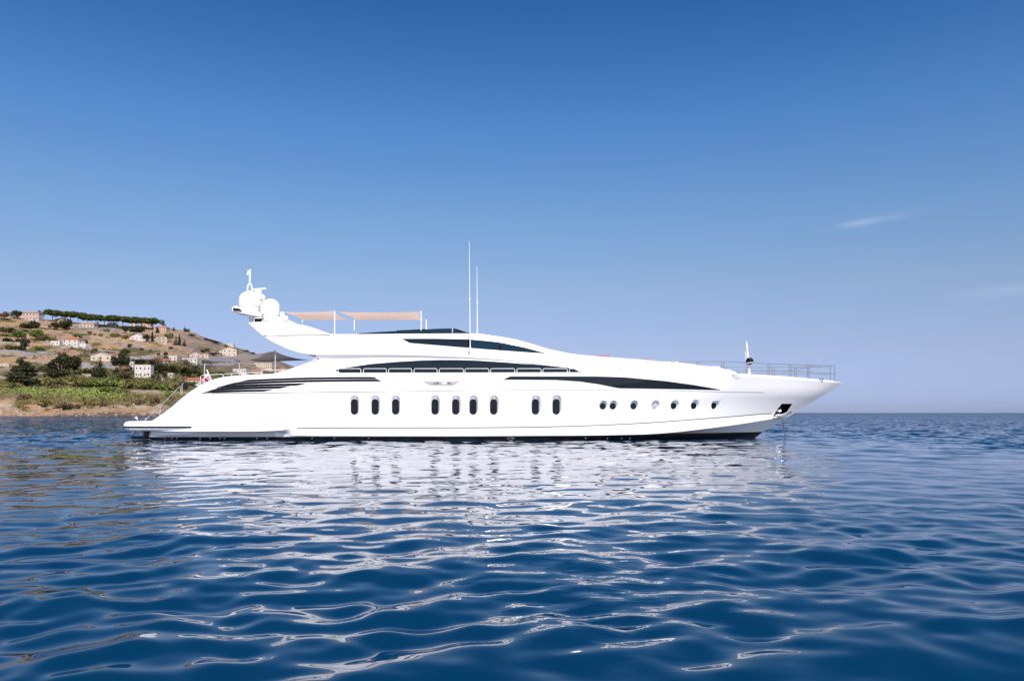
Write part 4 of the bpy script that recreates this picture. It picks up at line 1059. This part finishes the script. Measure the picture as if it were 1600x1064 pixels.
house(86, 541, 15, 7, 'white', 'flat', 'pale', 'low white flat roofed outbuilding left of the orange roofed house', win=(2, 1))
house(157, 563, 33, 9, 'cream', 'gable', 'pale', 'wide cream house with a pale gable facing the sea', rz=.1, win=(3, 1))
house(177, 560, 19, 6, 'cream', 'shed', 'red', 'low cream wing with a red tiled roof right of the wide cream gable', win=(2, 1))
house(222, 591, 26, 21, 'white', 'flat', 'pale', 'white two storey block with flat parapet among dark trees', rz=.12, win=(4, 2), dep=.6)
house(205.5, 581, 6.5, 14, 'white', 'flat', 'pale', 'narrow white tower block left of the white parapet block', win=(1, 2))
house(214, 531, 20, 7.5, 'white', 'gable', 'pale', 'low white gabled cottage on the middle slope', win=(3, 1), annex=[(-13, 9, 4), (15, 12, 3)])
house(250, 536, 15, 11, 'cream', 'flat', 'pale', 'small cream two storey house between cypress trees', rz=-.55, win=(2, 2))
house(250, 519, 21, 8, 'peach', 'hip', 'pink', 'peach coloured villa just below the right end of the pines', win=(3, 2))
house(357, 556, 23, 12.5, 'cream', 'gable', 'pink', 'tall cream gabled house on the open right hand slope', rz=.2, win=(3, 2), annex=[(-12, 7, 9)])
house(302, 559, 19, 6, 'pink', 'gable', 'red', 'pink house with a wide red gable roof above white sheds', rz=.5, win=(2, 1))
house(320, 560, 12, 7, 'cream', 'hip', 'red', 'small red roofed house just right of the wide red gable roof', win=(2, 1))
house(296, 566, 26, 6, 'white', 'flat', 'pale', 'long low white flat shed below the red gable roof', win=(4, 1), nm='shed', cat='shed')
house(270, 564, 14, 7, 'white', 'flat', 'pale', 'short white flat house left of the long low white shed', win=(2, 1))
house(256, 568, 15, 4, 'grey', 'shed', 'red', 'low building with terracotta roof half hidden by the dark trees', win=(2, 1))
house(300, 601, 25, 6.5, 'white', 'shed', 'orange', 'low white house with a long orange roof beside the yacht stern', win=(4, 1))
house(135, 513, 24, 7, 'cream', 'hip', 'pink', 'cream house with faded roof beneath the middle of the pine row', win=(4, 1))
house(174, 511, 14, 5.5, 'pink', 'shed', 'pink', 'small pink house with a lean-to roof beneath the pine row', win=(2, 1))
house(95, 504, 22, 5, 'peach', 'hip', 'pink', 'low peach house under the left end of the pine row', win=(3, 1))
house(207, 506, 8, 7, 'white', 'flat', 'pale', 'small square white house under the right part of the pine row', win=(1, 2))
house(226, 508, 18, 5, 'pink', 'hip', 'pink', 'pale pink bungalow under the right end of the pine row', win=(3, 1))
house(66, 511, 18, 3.5, 'peach', 'hip', 'pink', 'low peach roofed cottage below the skyline villa', win=(2, 1))
house(411, 574, 29, 9, 'cream', 'flat', 'pale', 'cream apartment block with rows of dark balconies under the aft awning', win=(8, 2), cat='apartment block', nm='apartment_block')
house(374, 584.5, 22, 7, 'white', 'flat', 'pale', 'low white building behind the aft rail of the yacht', win=(5, 1))
house(400, 585, 24, 5, 'peach', 'shed', 'pink', 'low peach building behind the aft rail of the yacht', win=(5, 1))
house(440, 581, 18, 5, 'pink', 'hip', 'pink', 'small pink house near the tip of the headland', win=(3, 1))
house(359, 541, 12, 3.6, 'white', 'flat', 'pale', 'small white house perched on the bare ridge line', win=(3, 1))
house(250, 594, 9, 6, 'pink', 'gable', 'pink', 'small pink gabled hut behind the palms', win=(1, 1), cat='hut', nm='hut')
house(266, 591, 9, 7, 'cream', 'flat', 'pale', 'small cream hut right of the palms', win=(1, 1), cat='hut', nm='hut')
house(7, 571, 14, 4, 'cream', 'flat', 'pale', 'low cream shed at the left edge beside the big dark pine', win=(2, 1), cat='shed', nm='shed')
house(95, 578, 11, 7, 'white', 'shed', 'red', 'small white house with red roof behind the tree with the forked trunk', win=(1, 1))
house(122, 574, 7, 8, 'white', 'flat', 'pale', 'narrow white house right of the tree with the forked trunk', win=(1, 2))
house(135, 591, 14, 4.6, 'pink', 'flat', 'pale', 'low pink wall-like shed among the bushes above the bank', win=(2, 1), cat='shed', nm='shed')

def greenhouse(x0, x1, row, h, label, spans=None):
    """long glasshouse: ridged bays side by side"""
    global ORG
    p0, p1 = onhill(x0, row), onhill(x1, row); s = p0.y / FPX; c = (p0 + p1) / 2; L_ = (p1 - p0).length; H = h * s * .55; Dp = h * s * 2.2
    ang = math.atan2(p1.y - p0.y, p1.x - p0.x)
    r = empty('greenhouse', c, label, 'greenhouse', 'greenhouses on the terraced slope', rz=ang)
    n = spans or max(2, int(L_ / 9)); b = bmesh.new(); bw = L_ / n; slope = (p1.z - p0.z) / L_
    for i in range(n):
        xa = -L_ / 2 + i * bw; z = slope * (xa + bw / 2)
        prism(b, [Vector((xa, 0, z - 3)), Vector((xa, 0, z + H)), Vector((xa + bw / 2, 0, z + H + .45)), Vector((xa + bw * .98, 0, z + H)), Vector((xa + bw * .98, 0, z - 3))], (0, Dp, 1.2))
    me = bpy.data.meshes.new('glazing'); bmesh.ops.recalc_face_normals(b, faces=b.faces); b.to_mesh(me); b.free(); link_mesh('glazing', me, M_ghouse, r)
    b = bmesh.new(); box(b, (0, -.25, -1.3), (L_, .35, 3.4), tilt=Matrix.Rotation(-math.atan(slope), 4, 'Y'))
    me = bpy.data.meshes.new('plinth'); b.to_mesh(me); b.free(); link_mesh('plinth', me, M_stone, r)
for a in ((-30, 40, 549, 4.2, 'long pale greenhouse across the slope at the left edge'), (38, 86, 552, 4.2, 'pale greenhouse behind the tree with the forked trunk'),
          (117, 142, 570, 5, 'greenhouse stepping down left of the cream gable'), (128, 180, 577, 5, 'wide pale greenhouse below the cream gabled house'), (160, 184, 571, 4.5, 'short greenhouse under the red tiled wing'),
          (198, 242, 562, 4.5, 'long grey greenhouse above the white parapet block'), (190, 225, 539, 4, 'grey greenhouse below the white gabled cottage'), (112, 152, 515, 3, 'thin pale greenhouse under the pine row'), (158, 190, 517, 4, 'grey greenhouse with ridged roof right of the thin pale one'),
          (318, 372, 566, 3.4, 'upper of the three long grey greenhouses left of the awning'), (322, 368, 573, 3.4, 'lower of the three long grey greenhouses left of the awning'), (330, 392, 562, 3.0, 'rearmost of the three long grey greenhouses left of the awning'),
          (355, 388, 557.5, 3.2, 'slim pale greenhouse right of the tall cream gabled house'), (366, 405, 570, 3.2, 'greenish greenhouse under the aft awning')):
    greenhouse(*a)
def wall_(pts, h, label, m=M_stone, nm='stone_wall', th=.6):
    global ORG
    ps = [onhill(*q) for q in pts]; ORG = ps[0].copy(); b = bmesh.new()
    for a, c in zip(ps, ps[1:]):
        d = (c - a); n = Vector((-d.y, d.x, 0)).normalized() * th
        prism(b, [a + Vector((0, 0, -1.5)), c + Vector((0, 0, -1.5)), c + Vector((0, 0, h)), a + Vector((0, 0, h))], n)
    bmesh.ops.translate(b, verts=b.verts, vec=-ORG); bmesh.ops.recalc_face_normals(b, faces=b.faces); me = bpy.data.meshes.new(nm); b.to_mesh(me); b.free()
    o = link_mesh(nm, me, m); o.location = ORG; tag(o, label, 'wall')
wall_([(55, 583), (75, 583.2), (100, 584), (130, 586.5)], 1.4, 'pale low roadside wall below the tree with the forked trunk')
wall_([(-30, 589), (12, 588.5)], 1.4, 'low pale wall at the left edge below the shed')
wall_([(62, 537), (95, 539.5)], 2.0, 'tan retaining wall left of the orange roofed house')
wall_([(155, 529), (185, 531)], 2.2, 'pale retaining wall in the dry field above the cream gable')
wall_([(245, 559), (275, 560), (310, 562)], 1.6, 'long tan retaining wall above the white sheds')
wall_([(288, 517.2), (300, 521), (312, 525.5)], 2.2, 'pale wall with dark gaps running down the ridge line')
wall_([(-20, 517), (20, 519), (45, 522)], 1.8, 'tan terrace wall high on the slope at the left edge')
wall_([(-20, 530), (24, 531.5), (52, 534)], 1.6, 'tan terrace wall above the long pale greenhouse')
wall_([(118, 519), (150, 520), (186, 522)], 1.5, 'stone terrace wall just below the thin pale greenhouse')
wall_([(130, 545), (160, 546), (195, 549)], 1.6, 'stone terrace wall behind the cream gabled house')
wall_([(205, 541), (240, 546), (290, 549)], 1.5, 'long stone terrace wall across the golden field')
wall_([(262, 529), (300, 535), (345, 543)], 1.4, 'pale terrace wall crossing the bare right hand slope')
wall_([(258, 522), (290, 528), (330, 536.5)], 1.3, 'thin terrace wall below the ridge on the right')
wall_([(300, 549), (330, 551), (350, 553)], 1.3, 'terrace wall left of the tall cream gabled house')
wall_([(204, 610.5), (250, 611.5), (262, 612)], 1.0, 'low earth bank wall behind the small green field')
b = bmesh.new(); p = onhill(171.5, 603); tube(b, [(0, 0, -1), (0, 0, 3.4)], .22, 8); tube(b, [(0, 0, 3.2), (-1.0, 0, 3.0)], .12, 6); me = bpy.data.meshes.new('white_post'); b.to_mesh(me); b.free(); o = link_mesh('white_post', me, W['white']); o.location = p; tag(o, 'short white post standing in the green hedge by the shore', 'post')

# ------------------------------------------------------------------ trees
G_P = 'umbrella pines along the skyline'
pn_ = [(82, 499.5, 29, 16.5, 'leftmost umbrella pine of the skyline row, standing a little higher'), (97, 501.0, 26, 15.5, 'umbrella pine second from the left in the skyline row'), (110, 502.5, 24, 15.0, 'umbrella pine of the skyline row above the low peach house'),
       (122, 504.0, 26, 15.5, 'umbrella pine of the skyline row left of the cream house'), (137, 506.0, 26, 16.0, 'umbrella pine of the skyline row right above the cream house'), (150, 507.0, 24, 15.0, 'umbrella pine of the skyline row between cream and small pink houses'),
       (163, 508.0, 26, 15.5, 'umbrella pine of the skyline row left above the small pink house'), (178, 509.0, 26, 15.5, 'umbrella pine of the skyline row right above the small pink house'), (192, 509.5, 24, 15.0, 'umbrella pine of the skyline row left of the square white house'),
       (206, 510.0, 29, 15.5, 'umbrella pine of the skyline row behind the square white house'), (221, 511.0, 29, 15.5, 'umbrella pine of the skyline row above the pink bungalow'), (238, 513.0, 29, 15.0, 'rightmost umbrella pine of the skyline row, crown sloping down')]
for px, row, w, h, l in pn_: tree('umbrella', px, row + 2.5, w * random.Random(int(px) + 5).uniform(1.05, 1.35), (h + 3.0) * random.Random(int(px)).uniform(.95, 1.05), 'pine', l, group=G_P)
for t in (('layered', 36, 600, 56, 47, 'dark', 'big dark spreading pine at the left above the bank'), ('broad', 108, 588, 44, 44, 'dark', 'big dark tree with a pale forked trunk'),
          ('layered', 84, 587, 40, 32, 'dark', 'thin dark pine with gaps between the two big dark trees'), ('conifer', 155, 590, 30, 34, 'dark', 'dark conifer in front of the greenhouse below the cream gable'),
          ('broad', 188, 583, 32, 34, 'dark', 'dense dark tree left of the white tower block'), ('broad', 194, 596, 24, 20, 'rust', 'rust brown bushy tree left of the white parapet block'),
          ('broad', 88, 515, 20, 15, 'dark', 'round dark pine on the slope under the left end of the pine row'), ('broad', 103, 520, 24, 22, 'dark', 'dark tree left of the pale greenhouse under the pines'),
          ('broad', 57, 531, 24, 20, 'green', 'bright green round tree on the upper left slope'), ('broad', 48, 518, 30, 20, 'dark', 'dark broad tree below the skyline villa'),
          ('broad', 70, 534, 18, 14, 'olive', 'olive green tree right of the bright green round tree'), ('broad', 25, 498, 17, 17, 'dark', 'dark tree left of the skyline villa'), ('broad', 63, 500, 15, 15, 'dark', 'dark tree right of the skyline villa'),
          ('conifer', 62.5, 491, 8, 15, 'dark', 'thin feathery conifer on the skyline beside the villa'), ('broad', 6, 498, 16, 14, 'rust', 'reddish brown tree at the left edge of the skyline'), ('conifer', 54, 511, 9, 16, 'cypress', 'pointed dark conifer in front of the skyline villa'),
          ('broad', 130, 537, 15, 12, 'dark', 'dark bushy tree right of the orange roofed house'), ('broad', 122, 528, 16, 10, 'green', 'light green tree above the orange roof'), ('conifer', 153, 513, 9, 14, 'dark', 'dark conifer between the houses under the pine row'),
          ('broad', 213, 523, 30, 16, 'dark', 'wide dark tree above the white gabled cottage'), ('broad', 195, 521, 12, 14, 'dark', 'dark tree left of the wide dark tree above the cottage'), ('broad', 228, 533, 12, 15, 'dark', 'dark tree between the white gabled cottage and the cream house'),
          ('cypress', 238, 534, 5, 19, 'cypress', 'tall cypress left of the cream two storey house'), ('cypress', 246, 520, 6, 11, 'cypress', 'cypress in front of the peach villa'), ('cypress', 254.5, 506, 5, 11, 'cypress', 'cypress at the right end of the pine row'),
          ('cypress', 257.8, 510, 4, 7, 'cypress', 'small cypress just right of the pine row'), ('conifer', 271.5, 517, 6, 8, 'cypress', 'left of two small dark conifers on the ridge'), ('conifer', 288.7, 518, 5.5, 10, 'cypress', 'right of two small dark conifers on the ridge'),
          ('cypress', 280.5, 539, 5, 19, 'cypress', 'tall cypress on the open middle slope'), ('conifer', 275, 539, 11, 14, 'cypress', 'broad dark conifer left of the tall cypress on the open slope'), ('conifer', 288, 540, 9, 11, 'cypress', 'short dark conifer right of the tall cypress on the open slope'),
          ('broad', 264, 533, 17, 16, 'olive', 'brownish olive tree right of the cream two storey house'), ('bush', 267, 544, 9, 6, 'dark', 'lone dark bush on the dry slope below the cream two storey house', 'bush'),
          ('palm', 246, 600, 15, 20, 'palm', 'taller palm in front of the dark trees right of the parapet block'), ('palm', 257, 598, 13, 19, 'palm', 'second palm just right of the taller one'), ('palm', 239, 598, 12, 15, 'palm', 'shorter palm beside the white parapet block'), ('palm', 273, 600, 9, 11, 'palm', 'small drooping palm right of the cream hut'),
          ('broad', 250, 585, 30, 18, 'dark', 'dark tree mass right above the palms'), ('broad', 272, 584, 30, 18, 'olive', 'olive tree behind the cream hut'), ('broad', 296, 588, 32, 17, 'dark', 'wide dark tree above the long orange roof'), ('broad', 320, 589, 28, 16, 'olive', 'olive tree behind the stern flag'),
          ('broad', 343, 588, 22, 10, 'green', 'pale green tree right of the stern flag'), ('broad', 218, 571, 24, 11, 'dark', 'dark tree behind the white parapet block'), ('broad', 240, 572, 20, 13, 'rust', 'reddish dark tree below the long grey greenhouse'), ('broad', 260, 563, 9, 7, 'dark', 'small round dark tree left of the long low white shed'),
          ('broad', 196, 556, 18, 14, 'dark', 'palm-like dark tree right of the red tiled wing'), ('broad', 137, 586, 22, 12, 'olive', 'olive tree right of the forked trunk tree'), ('broad', 301, 604, 16, 8, 'green', 'round green tree in front of the long orange roof'),
          ('broad', 292, 516, 12, 5, 'olive', 'low olive tree on the ridge by the wall'), ('broad', 338, 536.5, 14, 5, 'dark', 'dark low tree on the ridge left of the perched white house'), ('broad', 323, 546.5, 15, 4.5, 'olive', 'flat olive tree on the slope above the tall cream house'), ('broad', 318, 553, 12, 6, 'dark', 'dark bush-like tree left of the tall cream house'),
          ('broad', 333, 555, 16, 4.5, 'dark', 'low dark tree beside the tall cream house'), ('broad', 441, 579, 10, 6, 'olive', 'small olive tree near the tip of the headland'), ('broad', 322, 531, 12, 3.5, 'dark', 'small dark tree low on the ridge line')):
    tree(*t[:7], *(t[7:] if len(t) > 7 else ()))
G_B = 'bushes on the dry slope'
for k, (px, row, w, h, leaf, l) in enumerate((
    (10, 518, 26, 9, 'dark', 'wide dark bush high at the left edge'), (30, 525, 26, 10, 'green', 'green bush left of the bright round tree'), (8, 524, 20, 6, 'yellow', 'yellowish bush at the left edge'),
    (12, 533, 22, 6, 'dark', 'low dark bush at the left edge below the yellowish one'), (28, 532, 10, 6, 'dark', 'small dark bush on the tan terrace at the left'), (25, 543, 28, 8, 'dark', 'dark bush behind the long pale greenhouse'), (40, 540, 16, 12, 'dark', 'tall dark bush behind the long pale greenhouse'), (62, 545, 18, 6, 'green', 'green bush behind the left greenhouses'),
    (80, 531, 18, 5, 'olive', 'olive bush above the low white outbuilding'), (140, 521, 8, 5, 'rust', 'brown bush below the thin pale greenhouse'), (148, 523, 5, 4, 'olive', 'tiny olive bush on the tan terrace'), (158, 524, 9, 4, 'olive', 'olive bush on the tan terrace above the retaining wall'), (167, 520, 14, 6, 'green', 'green bush left of the grey ridged greenhouse'), (178, 526, 22, 6, 'olive', 'wide olive bush on the tan terrace'), (196, 529, 14, 8, 'olive', 'olive bush left of the white gabled cottage'),
    (148, 546, 10, 5, 'rust', 'brown bush above the cream gable'), (203, 540, 8, 6, 'dark', 'dark bush right of the grey greenhouse'), (222, 545, 10, 4, 'dark', 'dark flat bush on the golden field'), (234, 549, 11, 5, 'olive', 'olive bush on the golden field'), (248, 556, 7, 6, 'dark', 'left of two dark bushes above the retaining wall'), (259, 556, 8, 6, 'dark', 'right of two dark bushes above the retaining wall'),
    (300, 525, 12, 4, 'dark', 'dark bush under the ridge wall'), (330, 533, 12, 3, 'dark', 'thin dark bush on the ridge'), (352, 541, 9, 3, 'olive', 'olive bush on the ridge by the perched white house'), (384, 549, 12, 3, 'rust', 'rusty bush on the far ridge'), (395, 553, 8, 3, 'dark', 'dark bush at the far end of the ridge'),
    (20, 607, 40, 9, 'olive', 'grey green bush below the big dark pine'), (80, 607, 26, 6, 'rust', 'rusty flat bush by the shore path'), (20, 606, 14, 5, 'rust', 'brown bush under the left wall'), (100, 600, 44, 12, 'olive', 'broad olive bush on the bank'), (75, 601, 32, 12, 'yellow', 'yellowish bush below the roadside wall'), (125, 602, 30, 10, 'olive', 'olive bush left of the dark green hedge'),
    (145, 603, 34, 13, 'green', 'dark green hedge left of the white post'), (163, 602, 20, 12, 'green', 'green bush right by the white post'), (185, 603, 28, 14, 'green', 'tall green bush right of the white post'), (205, 605, 34, 12, 'yellow', 'yellow green bush below the white parapet block'), (228, 606, 36, 12, 'olive', 'olive bush below the palms'), (250, 607, 30, 11, 'green', 'green bush below the palms'), (272, 609, 26, 12, 'olive', 'olive bush left of the stern handrail'), (287, 607, 18, 8, 'dark', 'dark bush behind the stern handrail'),
    (170, 612, 40, 10, 'green', 'pale green leafy mound below the white post'), (190, 615, 26, 8, 'olive', 'olive mound left of the small green field'), (262, 620, 18, 9, 'green', 'green bush right of the small green field'), (245, 631, 18, 10, 'rust', 'brown bush on the red bank near the stern'), (218, 632, 20, 9, 'rust', 'brown patch of scrub on the red bank'),
    (105, 640, 20, 9, 'dark', 'dark scrubby bush at the foot of the bank'), (118, 639, 16, 8, 'rust', 'brown bush at the foot of the bank'), (95, 637, 16, 8, 'rust', 'rusty bush at the foot of the bank, left of the dark one'), (162, 637, 14, 8, 'rust', 'purplish brown bush at the foot of the bank'), (38, 624, 24, 10, 'rust', 'brown bush on the red earth at the left'), (145, 632, 30, 9, 'olive', 'olive bush low on the bank'), (70, 633, 26, 9, 'yellow', 'dry yellow bush low on the bank'))):
    tree('bush', px, row, w * 1.12, h * 1.3, leaf, l, 'bush', G_B)
# cover that grows as one mass
dense('reeds', [(5, 60, 609, 614, 1100, 1.6), (40, 190, 608, 622, 6500, 1.9), (120, 200, 612, 624, 1500, 1.8), (255, 275, 612, 622, 500, 1.6)], LM['reed'], .42, 5, 'band of green reeds along the top of the shore bank', 'reeds')
dense('dry_grass', [(30, 90, 614, 634, 1500, 1.3), (60, 200, 622, 636, 1700, 1.3), (180, 290, 616, 630, 1400, 1.2), (-40, 30, 604, 612, 500, 1)], LM['dry'], .45, 6, 'dry yellow grass on the shore bank', 'grass', blades=True)
dense('low_scrub', [(-40, 60, 500, 545, 1300, 1.6), (60, 250, 515, 560, 2000, 1.5), (250, 400, 525, 560, 600, 1), (60, 330, 575, 588, 1800, 2.6), (60, 330, 589, 603, 5200, 3.2), (-40, 60, 585, 606, 700, 1.5), (25, 240, 622, 640, 1500, 1.4)], LM['olive'], .55, 7, 'olive scrub scattered over the hillside', 'scrub')
dense('dark_scrub_and_shade', [(185, 330, 564, 590, 5200, 4.2), (110, 330, 600, 604, 900, 1.8), (60, 190, 572, 592, 2200, 3.2), (0, 250, 510, 560, 1800, 2.0), (90, 130, 630, 641, 260, 1.2)], LM['dark'], .55, 8, 'dark scrub between the trees, with a strip standing in for hedge shadow', 'scrub')  # real scrub, but the narrow strip at the hedge foot paints its shadow
def shore_rocks():
    rng = np.random.default_rng(3); b = bmesh.new()
    for k in range(1000):
        px = rng.uniform(-60, 330); Y = float(shoreY([px])[0]) + rng.uniform(-4, 11); z = float(groundZ([px], [Y])[0]); s = .25 + .95 * rng.random() ** 3
        r = bmesh.ops.create_icosphere(b, subdivisions=1, radius=s)
        for v in r['verts']: v.co = Vector((v.co.x * rng.uniform(.8, 1.5), v.co.y * rng.uniform(.8, 1.4), v.co.z * rng.uniform(.5, .9))) + Vector(((px - 800) * Y / FPX, Y, max(z, -.05)))
    me = bpy.data.meshes.new('shore_rocks'); b.to_mesh(me); b.free(); o = link_mesh('shore_rocks', me, mat('shore_rock', (0.205, 0.156, 0.115), rough=.95, var=.35, vscale=.8)); tag(o, 'pale and brown rocks strewn along the waterline', 'rocks', kind='stuff')
shore_rocks()
